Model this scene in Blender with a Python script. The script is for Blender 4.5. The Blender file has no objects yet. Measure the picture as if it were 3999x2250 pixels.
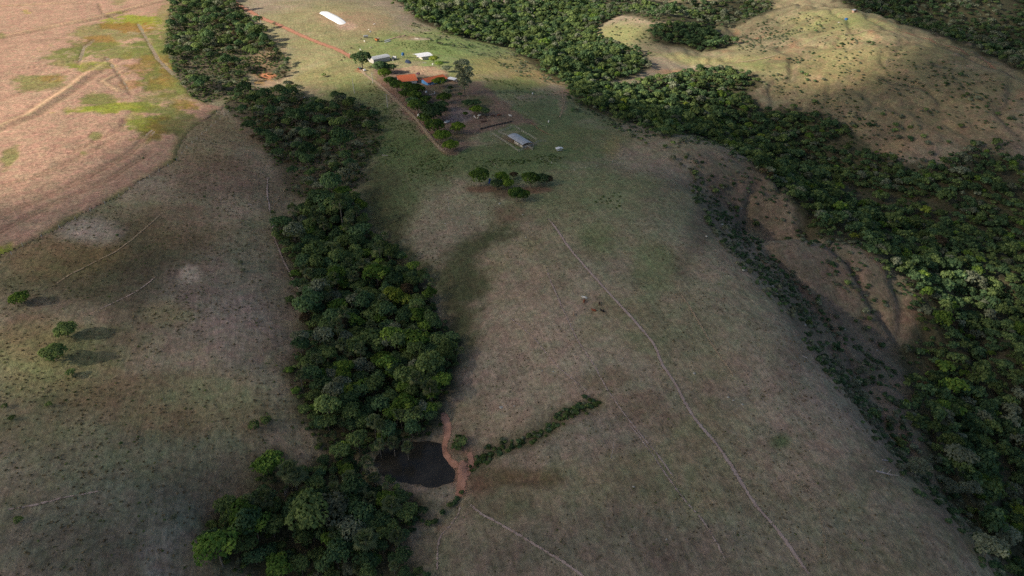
import bpy, bmesh, math, random
import numpy as np
from mathutils import Vector, Matrix, Euler

random.seed(7)
rng = np.random.default_rng(11)
SC = bpy.context.scene
COL = SC.collection
R = math.radians

# ------------------------------------------------------------------ camera, sky, sun, exposure
CAM_H, PITCH = 165.0, R(32.0)
FPX = 1789.0                       # focal length for a picture 2576 wide
cam_d = bpy.data.cameras.new('camera')
cam_d.sensor_width = 36.0
cam_d.lens = 36.0 * FPX / 2576.0
cam_d.clip_start, cam_d.clip_end = 1.0, 20000.0
cam = bpy.data.objects.new('camera', cam_d)
COL.objects.link(cam)
cam.location = (0, 0, CAM_H)
cam.rotation_euler = (math.pi / 2 - PITCH, 0, 0)
SC.camera = cam

SUN_EL, SUN_TRAVEL = R(28.0), R(20.0)         # light travels to the right and a little away from the viewer
LDIR = np.array([math.cos(SUN_EL) * math.cos(SUN_TRAVEL), math.cos(SUN_EL) * math.sin(SUN_TRAVEL), -math.sin(SUN_EL)])
world = bpy.data.worlds.new('World')
SC.world = world
world.use_nodes = True
wn = world.node_tree
bg = wn.nodes['Background']
sky = wn.nodes.new('ShaderNodeTexSky')
sky.sky_type = 'NISHITA'
sky.sun_disc = False
sky.sun_elevation = SUN_EL
sky.sun_rotation = math.atan2(-LDIR[0], -LDIR[1])
sky.altitude = 500
sky.air_density, sky.dust_density, sky.ozone_density = 1.0, 2.0, 1.0
wn.links.new(sky.outputs[0], bg.inputs[0])
bg.inputs[1].default_value = 0.078
sun_d = bpy.data.lights.new('sun', 'SUN')
sun_d.energy = 5.0
sun_d.angle = R(0.6)
sun_d.color = (1.0, 0.90, 0.76)
sun = bpy.data.objects.new('sun', sun_d)
COL.objects.link(sun)
sun.location = (-300, -150, 400)
sun.rotation_euler = Vector(LDIR).to_track_quat('-Z', 'Y').to_euler()
SC.view_settings.view_transform = 'Standard'
SC.view_settings.look = 'None'
SC.view_settings.exposure = 0.58
SC.view_settings.gamma = 1.0
SC.view_settings.use_curve_mapping = False
SC.cycles.use_denoising = False
SC.cycles.sample_clamp_indirect = 2.5
SC.cycles.max_bounces = 5
SC.cycles.diffuse_bounces = 2
SC.cycles.transparent_max_bounces = 12

# ------------------------------------------------------------------ small helpers
def tag(o, label=None, cat=None, group=None, kind=None):
    if label: o['label'] = label
    if cat: o['category'] = cat
    if group: o['group'] = group
    if kind: o['kind'] = kind
    return o

def thing(name, label, cat, loc=(0, 0, 0), rz=0.0, group=None, s=1.0):
    o = bpy.data.objects.new(name, None)
    COL.objects.link(o)
    o.empty_display_size = 0.5
    o.location = loc
    o.rotation_euler = (0, 0, rz)
    o.scale = (s, s, s)
    return tag(o, label, cat, group)

def part(name, mesh, parent=None, mat=None, loc=None, rot=None, scale=None):
    o = bpy.data.objects.new(name, mesh)
    COL.objects.link(o)
    if parent is not None: o.parent = parent
    if loc is not None: o.location = loc
    if rot is not None: o.rotation_euler = rot
    if scale is not None: o.scale = scale
    if mat is not None:
        if len(mesh.materials) == 0: mesh.materials.append(None)
        o.material_slots[0].link = 'OBJECT'
        o.material_slots[0].material = mat
    return o

def np_mesh(name, verts, faces, mats=(), fmat=None, smooth=False):
    """faces: (n,k) integer array, or a list of lists"""
    me = bpy.data.meshes.new(name)
    verts = np.asarray(verts, dtype=np.float32)
    if isinstance(faces, np.ndarray):
        n, k = faces.shape
        me.vertices.add(len(verts)); me.vertices.foreach_set('co', verts.ravel())
        me.loops.add(n * k); me.loops.foreach_set('vertex_index', faces.astype(np.int32).ravel())
        me.polygons.add(n)
        me.polygons.foreach_set('loop_start', np.arange(0, n * k, k, dtype=np.int32))
        me.polygons.foreach_set('loop_total', np.full(n, k, dtype=np.int32))
    else:
        me.from_pydata([tuple(map(float, v)) for v in verts], [], faces)
    for m in mats: me.materials.append(m)
    if fmat is not None: me.polygons.foreach_set('material_index', np.asarray(fmat, dtype=np.int32))
    if smooth: me.polygons.foreach_set('use_smooth', np.ones(len(me.polygons), dtype=bool))
    me.update(calc_edges=True)
    return me

def attr_col(me, name, rgb):
    a = me.color_attributes.new(name, 'FLOAT_COLOR', 'POINT')
    c = np.ones((len(rgb), 4), dtype=np.float32); c[:, :3] = rgb
    a.data.foreach_set('color', c.ravel())

def attr_f(me, name, v, dom='POINT'):
    a = me.attributes.new(name, 'FLOAT', dom)
    a.data.foreach_set('value', np.asarray(v, dtype=np.float32))

class MB:
    """collects boxes, tubes and prisms into one mesh"""
    def __init__(s): s.v, s.f = [], []
    def add(s, vs, fs):
        b = len(s.v); s.v += [tuple(v) for v in vs]; s.f += [[i + b for i in f] for f in fs]; return s
    def box(s, x0, x1, y0, y1, z0, z1):
        return s.add([(x0,y0,z0),(x1,y0,z0),(x1,y1,z0),(x0,y1,z0),(x0,y0,z1),(x1,y0,z1),(x1,y1,z1),(x0,y1,z1)],
                     [(0,3,2,1),(4,5,6,7),(0,1,5,4),(1,2,6,5),(2,3,7,6),(3,0,4,7)])
    def tube(s, a, b, r0, r1=None, n=6, cap=True):
        a, b = Vector(a), Vector(b); r1 = r0 if r1 is None else r1
        d = (b - a).normalized(); q = d.to_track_quat('Z', 'Y')
        vs = [a + q @ Vector((math.cos(k*math.tau/n)*r0, math.sin(k*math.tau/n)*r0, 0)) for k in range(n)]
        vs += [b + q @ Vector((math.cos(k*math.tau/n)*r1, math.sin(k*math.tau/n)*r1, 0)) for k in range(n)]
        fs = [(k, (k+1) % n, n+(k+1) % n, n+k) for k in range(n)]
        if cap: fs += [tuple(range(n-1, -1, -1)), tuple(range(n, 2*n))]
        return s.add(vs, fs)
    def lathe(s, prof, n=12, c=(0, 0, 0)):
        vs = [(c[0]+r*math.cos(k*math.tau/n), c[1]+r*math.sin(k*math.tau/n), c[2]+z) for r, z in prof for k in range(n)]
        fs = [(i*n+k, i*n+(k+1) % n, (i+1)*n+(k+1) % n, (i+1)*n+k) for i in range(len(prof)-1) for k in range(n)]
        fs += [tuple(range(n-1, -1, -1)), tuple(range((len(prof)-1)*n, len(prof)*n))]
        return s.add(vs, fs)
    def prism(s, poly, y0, y1):
        """polygon in x,z swept along y"""
        n = len(poly)
        return s.add([(x, y0, z) for x, z in poly] + [(x, y1, z) for x, z in poly],
                     [tuple(range(n)), tuple(range(2*n-1, n-1, -1))] + [(k, k+n, (k+1) % n+n, (k+1) % n) for k in range(n)])
    def mesh(s, name, smooth=False):
        return np_mesh(name, s.v, s.f, smooth=smooth)

# value noise in metres
def _hash(i, j, seed):
    h = (i.astype(np.int64) * 374761393 + j.astype(np.int64) * 668265263 + seed * 1442695041) & 0xffffffff
    h = ((h ^ (h >> 13)) * 1274126177) & 0xffffffff
    return ((h ^ (h >> 16)) & 0xffff) / 65535.0
def vnoise(x, y, sc, seed=0):
    x, y = np.asarray(x, float) / sc, np.asarray(y, float) / sc
    an = .6+1.7*seed; x, y = x*math.cos(an)-y*math.sin(an), x*math.sin(an)+y*math.cos(an)
    i, j = np.floor(x), np.floor(y); fx, fy = x - i, y - j
    fx, fy = fx*fx*(3-2*fx), fy*fy*(3-2*fy)
    a, b, c, d = _hash(i, j, seed), _hash(i+1, j, seed), _hash(i, j+1, seed), _hash(i+1, j+1, seed)
    return (a*(1-fx)+b*fx)*(1-fy)+(c*(1-fx)+d*fx)*fy
def fbm(x, y, sc, oc=3, seed=0):
    t, a, s = 0, 1.0, 0
    for k in range(oc):
        t = t + a*vnoise(np.asarray(x)+17.3*k, np.asarray(y)-9.1*k, sc/2**k, seed+k); s += a; a *= .5
    return t/s*2-1
def sstep(a, b, x):
    t = np.clip((x-a)/(b-a), 0, 1); return t*t*(3-2*t)

# ------------------------------------------------------------------ rays: a point of the photograph (2576 wide) to the place it shows
def ray(u, v):
    a, b = (np.asarray(u, float)-1288.0)/FPX, -(np.asarray(v, float)-724.5)/FPX
    return a, math.cos(PITCH)+b*math.sin(PITCH), -math.sin(PITCH)+b*math.cos(PITCH)
def project(x, y, z):
    dz = z-CAM_H
    w = y*math.cos(PITCH)-dz*math.sin(PITCH); h = y*math.sin(PITCH)+dz*math.cos(PITCH)
    w = np.where(w < 1, 1, w)
    return 1288+FPX*x/w, 724.5-FPX*h/w, w

# terrain heights: survey points (where they show, height in metres)
CP = """0 0 8;200 0 8;430 0 6;0 150 8;250 150 8;400 150 5;0 300 8;250 300 7;440 300 3;0 450 7;200 450 6;350 400 4;0 600 5;150 540 5
0 750 3;0 900 2;0 1100 -1;0 1300 -4;0 1449 -6;250 600 3;250 800 0;250 1000 -3;250 1200 -6;250 1400 -9;450 500 0;450 700 -3;450 900 -6;450 1100 -9;450 1300 -13
600 380 -2;650 550 -6;670 700 -8;700 850 -10;660 1000 -12;600 1150 -15;520 1300 -18;480 1449 -20
560 100 2;630 30 4;600 190 -1;670 210 -4;640 300 -5;740 380 -9;790 480 -12;850 600 -15;900 800 -19;920 950 -21;950 1140 -24;1050 1170 -24;800 1300 -28;750 1449 -32
720 80 4;850 130 3;800 40 6;950 30 5;800 200 0;870 260 -2;950 400 -5;960 500 -8;1050 650 -11;1150 800 -14;1180 950 -16;1140 1060 -20;1150 1190 -22;1200 1130 -20;1180 1300 -23;1060 1300 -26;1050 1449 -27
1000 170 2;1100 250 1;1000 300 -2;1200 180 1;1250 330 0;1350 400 1;1500 500 2;1650 700 0;1800 900 -4;1900 1100 -8;1950 1300 -12;2000 1449 -14
1150 450 -2;1300 480 -1;1130 560 -6;1300 600 -3;1300 750 -7;1400 850 -6;1450 1000 -9;1300 1060 -14;1450 1200 -14;1300 1350 -19;1500 1420 -17;1700 1200 -11
1350 250 -2;1420 300 -4;1550 340 -3;1570 390 -2;1650 380 -1
1740 390 -1;1750 500 -2;1845 640 -4;1955 760 -7;2070 915 -10;2190 1085 -14;2310 1235 -18;2420 1340 -21;2500 1449 -25
1800 368 -3;1860 395 -6;1930 448 -12;1995 535 -20;1800 480 -13;1865 545 -24;1915 600 -30;1965 625 -33
2000 592 -17;2130 615 -21;2260 682 -29;2330 780 -40;2060 670 -24;2180 750 -34;2270 840 -46;1990 690 -25;2080 795 -34;2150 870 -42;2230 905 -50
2160 960 -27;2270 965 -38;2340 1110 -36;2405 1225 -39;2480 1340 -44;2560 1440 -50;2260 1110 -32;2340 1230 -34
2060 515 -42;2250 612 -46;2400 640 -48;2420 850 -56;2390 980 -56;2470 1150 -58;2540 1300 -62;2576 900 -52
1900 350 -44;1760 310 -34;1620 270 -24;1500 240 -16;1450 200 -18;1350 130 -20;1200 70 -16;1050 20 -4;1400 60 -34;1480 110 -32
1950 300 -42;2040 420 -52;1640 190 -24;1750 165 -26;1880 155 -20;1600 90 -22;1720 60 -16;1650 30 -14;1850 90 -24;1900 40 -14
2000 120 -10;2080 50 2;2000 10 0;2160 25 8;2260 60 7;2360 95 4;2470 140 0;2576 200 -4;2200 130 -3;2300 220 -12;2150 220 -20;2000 210 -24;2400 320 -24;2500 270 -16;2576 310 -18;2420 440 -38;2260 370 -36;2080 290 -32;2560 420 -34;2480 560 -52;2340 330 -26;2576 620 -52"""
pts = []
for row in CP.replace('\n', ';').split(';'):
    u, v, z = map(float, row.split())
    a, dy, dz = ray(u, v); t = (z-CAM_H)/dz
    pts.append((a*t, dy*t, z))
# ground the photograph does not show: far side of the crests, behind the viewer, the far country
for p in [(300, 990, -46), (450, 900, -50), (600, 800, -52), (560, 1050, -22), (760, 960, -25), (420, 1180, -20), (0, 1300, -15), (300, 1350, -8), (-500, 1300, 6), (700, 1300, -10),
          (-300, -200, -10), (0, -150, -30), (0, 60, -29), (150, 20, -24), (300, 60, -60), (300, -150, -50), (-200, 40, -8), (-600, 100, 5), (-900, 600, 8), (-1200, 1200, 10), (900, 500, -20), (900, 900, -15), (700, 250, -45), (700, -100, -40),
          (-2500, -2500, 0), (0, -2500, -10), (2500, -2500, 0), (-2500, 0, 5), (2500, 0, 0), (-2500, 2600, 10), (0, 2600, 0), (2500, 2600, 10), (-6000, 6000, 10), (6000, 6000, 10), (0, 6000, 10), (-6000, -6000, 0), (6000, -6000, 0)]:
    pts.append(p)
CPT = np.array(pts)
_S = 300.0
def _kern(dx, dy):
    r2 = (dx*dx+dy*dy)/(_S*_S); return 0.5*r2*np.log(r2+1e-12)
_n = len(CPT)
_A = np.zeros((_n+3, _n+3))
_A[:_n, :_n] = _kern(CPT[:, None, 0]-CPT[None, :, 0], CPT[:, None, 1]-CPT[None, :, 1])+np.eye(_n)*2.5e-4
_A[:_n, _n] = 1; _A[:_n, _n+1:] = CPT[:, :2]/_S
_A[_n:, :_n] = _A[:_n, _n:].T
_b = np.zeros(_n+3); _b[:_n] = CPT[:, 2]
_w = np.linalg.solve(_A, _b)
def zbase(x, y):
    x, y = np.asarray(x, float), np.asarray(y, float); sh = x.shape
    x, y = x.ravel(), y.ravel(); o = np.empty(len(x))
    for i in range(0, len(x), 20000):
        s = slice(i, i+20000)
        o[s] = _kern(x[s, None]-CPT[None, :, 0], y[s, None]-CPT[None, :, 1]) @ _w[:_n] + _w[_n]+_w[_n+1]*x[s]/_S+_w[_n+2]*y[s]/_S
    return np.clip(o, -90, 60).reshape(sh)

def polyd(x, y, line):
    """distance to a polyline and position along it 0..1"""
    d = np.full(x.shape, 1e9); tt = np.zeros(x.shape); L = np.array(line); n = len(L)-1
    for k in range(n):
        a, b = L[k], L[k+1]; ab = b-a
        t = np.clip(((x-a[0])*ab[0]+(y-a[1])*ab[1])/max(ab @ ab, 1e-9), 0, 1)
        q = np.hypot(x-a[0]-t*ab[0], y-a[1]-t*ab[1]); m = q < d
        d = np.where(m, q, d); tt = np.where(m, (k+t)/n, tt)
    return d, tt
def inside(x, y, poly):
    P = np.asarray(poly); r = np.zeros(np.shape(x), bool); j = len(P)-1
    for i in range(len(P)):
        xi, yi, xj, yj = P[i, 0], P[i, 1], P[j, 0], P[j, 1]
        c = ((yi > y) != (yj > y)) & (x < (xj-xi)*(y-yi)/(yj-yi+1e-12)+xi)
        r ^= c; j = i
    return r
def sdf(x, y, poly):
    """signed distance, positive inside"""
    P = list(map(tuple, poly)); d, _ = polyd(np.asarray(x), np.asarray(y), P+[P[0]])
    return np.where(inside(x, y, poly), d, -d)

_T = np.geomspace(90, 5000, 260)
def hit(u, v, h=0.0, zf=None):
    """where the line of sight through (u, v) meets the ground (or h metres above it)"""
    zf = zf or zfun
    u, v = np.atleast_1d(np.asarray(u, float)), np.atleast_1d(np.asarray(v, float))
    a, dy, dz = ray(u, v); a = np.broadcast_to(a, u.shape)
    out = np.zeros((len(u), 3))
    for k in range(len(u)):
        g = CAM_H+_T*dz[k]-zf(a[k]*_T, dy[k]*_T)-h
        i = int(np.argmax(g < 0)); i = i if i > 0 else len(_T)-1
        lo, hi = _T[i-1], _T[i]
        for _ in range(14):
            m = (lo+hi)/2
            if CAM_H+m*dz[k]-float(zf(a[k]*m, dy[k]*m))-h < 0: hi = m
            else: lo = m
        out[k] = a[k]*hi, dy[k]*hi, CAM_H+hi*dz[k]-h
    return out
def W0(*uv): return hit([p[0] for p in uv], [p[1] for p in uv], 0, zbase)

RIM = W0((1700,362),(1740,392),(1752,500),(1845,640),(1955,760),(2070,915),(2190,1085),(2310,1235),(2420,1340),(2520,1470))[:, :2]
RIM_POLY = np.vstack([RIM, [[RIM[-1, 0]+60, 60], [900, 60], [900, RIM[0, 1]+25]]])
# ditch in the pasture, small run-off, pond beds
DITCH = W0((1190,1165),(1250,1125),(1330,1100),(1380,1075),(1420,1040),(1500,1015))[:, :2]
DITCH2 = W0((1195,1232),(1260,1210),(1330,1203),(1390,1212))[:, :2]
DITCH3 = W0((1062,1340),(1100,1322),(1140,1290),(1152,1262))[:, :2]
POND = W0((965,1128),(1010,1112),(1075,1106),(1108,1108),(1122,1140),(1145,1165),(1148,1205),(1090,1224),(1010,1218),(965,1195),(950,1160))[:, :2]
POND_Z = float(np.mean(W0((1020,1160),(1100,1165))[:, 2]))
POND2 = W0((638,206),(650,200),(672,197),(690,199),(697,207),(690,215),(665,217),(645,214))[:, :2]
POND2_Z = float(W0((668,208))[0, 2])
def zfun(x, y):
    x, y = np.asarray(x, float), np.asarray(y, float)
    z = zb = zbase(x, y)
    near = np.clip(1.4-y/900.0, 0.25, 1)
    z = z+0.9*fbm(x, y, 46, 2, 3)+0.22*near*fbm(x, y, 7, 2, 8)
    er = sstep(0, 16, sdf(np.atleast_1d(x), np.atleast_1d(y), RIM_POLY)).reshape(x.shape)*sstep(90, 150, y)          # eroded flanks and ravines on the right
    er = np.maximum(er, .75*sstep(130, 220, x)*sstep(470, 560, y))      # the folded hill beyond
    q = fbm(x, y*.42, 30, 3, 501)
    z = z+er*(2.6*fbm(x, y, 38, 3, 503)+1.1*fbm(x, y, 12, 2, 505)-3.4*np.exp(-(q/.13)**2))
    for L, dp, w in ((DITCH, 2.4, 3.6), (DITCH2, .9, 1.6), (DITCH3, 1.8, 2.2)):
        d, t = polyd(x, y, L)
        wob = 1+0.5*fbm(x, y, 8, 2, 21)
        z = z-dp*np.exp(-(d/(w*wob))**2)*np.clip(1.25-t*.8, .2, 1)
    for poly, lz, wd in ((POND, POND_Z, 5.0), (POND2, POND2_Z, 4.0)):
        c = poly.mean(0); rad = np.max(np.hypot(*(poly-c).T))+14
        m = np.hypot(x-c[0], y-c[1]) < rad
        if np.any(m):
            zz, xx, yy = np.atleast_1d(z), np.atleast_1d(x), np.atleast_1d(y); mm = np.atleast_1d(m)
            s = sdf(xx[mm], yy[mm], poly)+1.5*fbm(xx[mm], yy[mm], 9, 2, 25)+.8*fbm(xx[mm], yy[mm], 3, 2, 27); q = zz[mm]
            bank = sstep(-9, -5.5, s)*sstep(.5, -1.0, s); q = np.where(bank > 0, np.maximum(q, q*(1-bank)+(lz+.35)*bank), q)      # a low bank holds the water
            t = sstep(-wd*.6, 1.5, s); zz[mm] = q*(1-t)+(lz-.55)*t; z = zz.reshape(z.shape)
    return z
def W(u, v, h=0.0): return hit(u, v, h)[0]
def WL(pairs, h=0.0): return hit([p[0] for p in pairs], [p[1] for p in pairs], h)
KF = 2576/3999
def F(x, y, h=0.0): return W(x*KF, y*KF, h)
def crop(x0, y0, s): return lambda x, y, h=0.0: F(x0+x*s, y0+y*s, h)
c1, c1b, c2, c3 = crop(1300, 0, .4416), crop(1340, 160, .2208), crop(1550, 380, .2523), crop(1200, 0, .2070)
c4, c7, cR, cL = crop(2200, 1120, .0970), crop(900, 200, .1587), crop(2999, 0, .3882), crop(0, 700, .4658)
def ground(x, y): return float(zfun(np.array([x]), np.array([y]))[0])
# ------------------------------------------------------------------ materials
def new_mat(name):
    m = bpy.data.materials.new(name); m.use_nodes = True
    nt = m.node_tree; nt.nodes.clear()
    return m, nt, lambda t, **k: _mk(nt, t, k)
def _mk(nt, t, k):
    n = nt.nodes.new(t)
    for a, b in k.items(): setattr(n, a, b)
    return n
def plain(name, rgb, rough=.8, var=.12, sc=1.5, metal=0.0, dirt=None, bump=0.0):
    """paint, metal, bark...: a base colour with uneven wear"""
    m, nt, N = new_mat(name); L = nt.links.new
    out, bs = N('ShaderNodeOutputMaterial'), N('ShaderNodeBsdfPrincipled')
    geo, tn = N('ShaderNodeTexCoord'), N('ShaderNodeTexNoise')
    tn.inputs['Scale'].default_value = sc; tn.inputs['Detail'].default_value = 5
    L(geo.outputs['Object'], tn.inputs['Vector'])
    mx = N('ShaderNodeMix', data_type='RGBA')
    d = dirt or tuple(c*(1-2.2*var) for c in rgb)
    mx.inputs[6].default_value = (*[min(1, c*(1+var)) for c in rgb], 1); mx.inputs[7].default_value = (*d, 1)
    rp = N('ShaderNodeMapRange'); rp.inputs[1].default_value = .3; rp.inputs[2].default_value = .72
    L(tn.outputs[0], rp.inputs[0]); L(rp.outputs[0], mx.inputs[0]); L(mx.outputs[2], bs.inputs['Base Color'])
    bs.inputs['Roughness'].default_value = rough; bs.inputs['Metallic'].default_value = metal
    bs.inputs['Specular IOR Level'].default_value = .25
    if bump:
        bp = N('ShaderNodeBump'); bp.inputs['Strength'].default_value = bump; bp.inputs['Distance'].default_value = .1
        L(tn.outputs[0], bp.inputs['Height']); L(bp.outputs[0], bs.inputs['Normal'])
    L(bs.outputs[0], out.inputs[0]); return m

def ground_mat(name, kind):
    """soil and short grass: the region's own colour from the mesh, mottled with tufts, streaks and grain"""
    m, nt, N = new_mat(name); L = nt.links.new
    out, bs = N('ShaderNodeOutputMaterial'), N('ShaderNodeBsdfPrincipled')
    at = N('ShaderNodeAttribute', attribute_name='soil'); tf = N('ShaderNodeAttribute', attribute_name='tuft')
    geo = N('ShaderNodeNewGeometry')
    tilt = N('ShaderNodeMapping'); tilt.inputs['Rotation'].default_value = (.83, .61, .37); L(geo.outputs['Position'], tilt.inputs[0])
    def noise(sc, det=4, vec=None, rough=.6):
        n = N('ShaderNodeTexNoise'); n.inputs['Scale'].default_value = sc; n.inputs['Detail'].default_value = det; n.inputs['Roughness'].default_value = rough
        L(vec or tilt.outputs[0], n.inputs['Vector']); return n.outputs[0]
    def rng_(x, a, b, c, d):
        r = N('ShaderNodeMapRange'); L(x, r.inputs[0])
        for i, q in enumerate((a, b, c, d)): r.inputs[i+1].default_value = q
        return r.outputs[0]
    def mul(a, b):
        r = N('ShaderNodeMath', operation='MULTIPLY')
        for i, q in enumerate((a, b)):
            if isinstance(q, float): r.inputs[i].default_value = q
            else: L(q, r.inputs[i])
        return r.outputs[0]
    mp = N('ShaderNodeMapping'); L(geo.outputs['Position'], mp.inputs[0])
    mp.vector_type = 'TEXTURE'; mp.inputs['Rotation'].default_value = (0, 0, R(15 if kind == 'pasture' else -58)); mp.inputs['Scale'].default_value = (1, 26, 3) if kind == 'pasture' else (1, 9, 3)
    coarse, mid, fine, streak = noise(.06, 3), noise(.45, 4), noise(1.6, 3, rough=.75), noise(.95, 3, mp.outputs[0])
    k = mul(mul(rng_(coarse, .3, .7, .86, 1.14), rng_(mid, .3, .7, .70, 1.30)), mul(rng_(fine, .3, .7, .70, 1.30), rng_(streak, .3, .7, .84, 1.16)))
    vm = N('ShaderNodeVectorMath', operation='SCALE'); L(at.outputs['Color'], vm.inputs[0]); L(k, vm.inputs['Scale'])
    # tufts of ranker grass
    spot = noise(.8, 4, rough=.7)
    t = mul(rng_(spot, .53, .66, 0., 1.), tf.outputs['Fac'])
    mx = N('ShaderNodeMix', data_type='RGBA'); L(t, mx.inputs[0]); L(vm.outputs[0], mx.inputs[6])
    mx.inputs[7].default_value = (.075, .085, .035, 1) if kind == 'pasture' else (.20, .125, .085, 1)
    hue = noise(.16, 4)
    m2 = N('ShaderNodeMix', data_type='RGBA', blend_type='MULTIPLY'); m2.inputs[0].default_value = 1.0
    cr = N('ShaderNodeValToRGB'); L(hue, cr.inputs[0])
    cr.color_ramp.elements[0].position, cr.color_ramp.elements[0].color = .36, (1.08, .96, .93, 1)
    cr.color_ramp.elements[1].position, cr.color_ramp.elements[1].color = .64, (.94, 1.02, .90, 1)
    L(mx.outputs[2], m2.inputs[6]); L(cr.outputs[0], m2.inputs[7])
    L(m2.outputs[2], bs.inputs['Base Color'])
    bs.inputs['Roughness'].default_value = .95; bs.inputs['Specular IOR Level'].default_value = .1
    bp = N('ShaderNodeBump'); bp.inputs['Strength'].default_value = .9; bp.inputs['Distance'].default_value = .55 if kind == 'pasture' else .5
    bh = N('ShaderNodeMath', operation='ADD'); L(mul(fine, .5), bh.inputs[0]); L(mid, bh.inputs[1])
    L(bh.outputs[0], bp.inputs['Height']); L(bp.outputs[0], bs.inputs['Normal'])
    L(bs.outputs[0], out.inputs[0]); return m

def ribbon_mat(name, rgb, rgb2, hard=.35):
    """worn earth that frays out into the grass at its edges"""
    m, nt, N = new_mat(name); L = nt.links.new
    out, bs, tr, mix = N('ShaderNodeOutputMaterial'), N('ShaderNodeBsdfPrincipled'), N('ShaderNodeBsdfTransparent'), N('ShaderNodeMixShader')
    geo, ed = N('ShaderNodeNewGeometry'), N('ShaderNodeAttribute', attribute_name='wear')
    n1, n2 = N('ShaderNodeTexNoise'), N('ShaderNodeTexNoise')
    n1.inputs['Scale'].default_value = .9; n1.inputs['Detail'].default_value = 5; n2.inputs['Scale'].default_value = .3; n2.inputs['Detail'].default_value = 6
    L(geo.outputs['Position'], n1.inputs['Vector']); L(geo.outputs['Position'], n2.inputs['Vector'])
    ad = N('ShaderNodeMath', operation='ADD'); L(n1.outputs[0], ad.inputs[0]); L(ed.outputs['Fac'], ad.inputs[1])
    mr = N('ShaderNodeMapRange'); mr.inputs[1].default_value = .72; mr.inputs[2].default_value = .72+hard; L(ad.outputs[0], mr.inputs[0])
    cm = N('ShaderNodeMix', data_type='RGBA'); cm.inputs[6].default_value = (*rgb, 1); cm.inputs[7].default_value = (*rgb2, 1)
    r2 = N('ShaderNodeMapRange'); r2.inputs[1].default_value = .3; r2.inputs[2].default_value = .7; L(n2.outputs[0], r2.inputs[0]); L(r2.outputs[0], cm.inputs[0])
    L(cm.outputs[2], bs.inputs['Base Color']); bs.inputs['Roughness'].default_value = .95; bs.inputs['Specular IOR Level'].default_value = .1
    L(mr.outputs[0], mix.inputs[0]); L(tr.outputs[0], mix.inputs[1]); L(bs.outputs[0], mix.inputs[2]); L(mix.outputs[0], out.inputs[0])
    return m

def leaf_mat(name, rgb, tint, var=.35):
    """foliage: each clump of leaves and each tree a little different"""
    m, nt, N = new_mat(name); L = nt.links.new
    out, df, tl, mix = N('ShaderNodeOutputMaterial'), N('ShaderNodeBsdfDiffuse'), N('ShaderNodeBsdfTranslucent'), N('ShaderNodeMixShader')
    at, oi = N('ShaderNodeAttribute', attribute_name='leaf'), N('ShaderNodeObjectInfo')
    mx = N('ShaderNodeMix', data_type='RGBA'); mx.inputs[6].default_value = (*rgb, 1); mx.inputs[7].default_value = (*tint, 1)
    L(at.outputs['Fac'], mx.inputs[0])
    mr = N('ShaderNodeMapRange'); mr.inputs[3].default_value = 1-var; mr.inputs[4].default_value = 1+var; L(oi.outputs['Random'], mr.inputs[0])
    sc = N('ShaderNodeVectorMath', operation='SCALE'); L(mx.outputs[2], sc.inputs[0]); L(mr.outputs[0], sc.inputs['Scale'])
    L(sc.outputs[0], df.inputs[0])
    s2 = N('ShaderNodeVectorMath', operation='MULTIPLY'); L(sc.outputs[0], s2.inputs[0]); s2.inputs[1].default_value = (1.3, 1.5, .6); L(s2.outputs[0], tl.inputs[0])
    mix.inputs[0].default_value = .25
    L(df.outputs[0], mix.inputs[1]); L(tl.outputs[0], mix.inputs[2]); L(mix.outputs[0], out.inputs[0]); return m

def water_mat(name, rgb, rough):
    m, nt, N = new_mat(name); L = nt.links.new
    out, bs = N('ShaderNodeOutputMaterial'), N('ShaderNodeBsdfPrincipled')
    geo, n1, n2 = N('ShaderNodeNewGeometry'), N('ShaderNodeTexNoise'), N('ShaderNodeTexNoise')
    n1.inputs['Scale'].default_value = .09; n1.inputs['Detail'].default_value = 4; n2.inputs['Scale'].default_value = 1.2
    for n in (n1, n2): L(geo.outputs['Position'], n.inputs['Vector'])
    cm = N('ShaderNodeMix', data_type='RGBA'); cm.inputs[6].default_value = (*rgb, 1); cm.inputs[7].default_value = (*[c*1.7+.008 for c in rgb], 1)
    r2 = N('ShaderNodeMapRange'); r2.inputs[1].default_value = .45; r2.inputs[2].default_value = .75; L(n1.outputs[0], r2.inputs[0]); L(r2.outputs[0], cm.inputs[0])
    L(cm.outputs[2], bs.inputs['Base Color']); bs.inputs['Roughness'].default_value = rough; bs.inputs['IOR'].default_value = 1.33
    bp = N('ShaderNodeBump'); bp.inputs['Strength'].default_value = .06; L(n2.outputs[0], bp.inputs['Height']); L(bp.outputs[0], bs.inputs['Normal'])
    L(bs.outputs[0], out.inputs[0]); return m

def cloud_mat():
    m, nt, N = new_mat('cloud'); L = nt.links.new
    out, df, tl, tr = N('ShaderNodeOutputMaterial'), N('ShaderNodeBsdfDiffuse'), N('ShaderNodeBsdfTranslucent'), N('ShaderNodeBsdfTransparent')
    a, b = N('ShaderNodeMixShader'), N('ShaderNodeMixShader')
    df.inputs[0].default_value = tl.inputs[0].default_value = (.95, .95, .96, 1)
    at = N('ShaderNodeAttribute', attribute_name='thick')
    a.inputs[0].default_value = .5; L(df.outputs[0], a.inputs[1]); L(tl.outputs[0], a.inputs[2])
    L(at.outputs['Fac'], b.inputs[0]); L(tr.outputs[0], b.inputs[1]); L(a.outputs[0], b.inputs[2]); L(b.outputs[0], out.inputs[0]); return m

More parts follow.
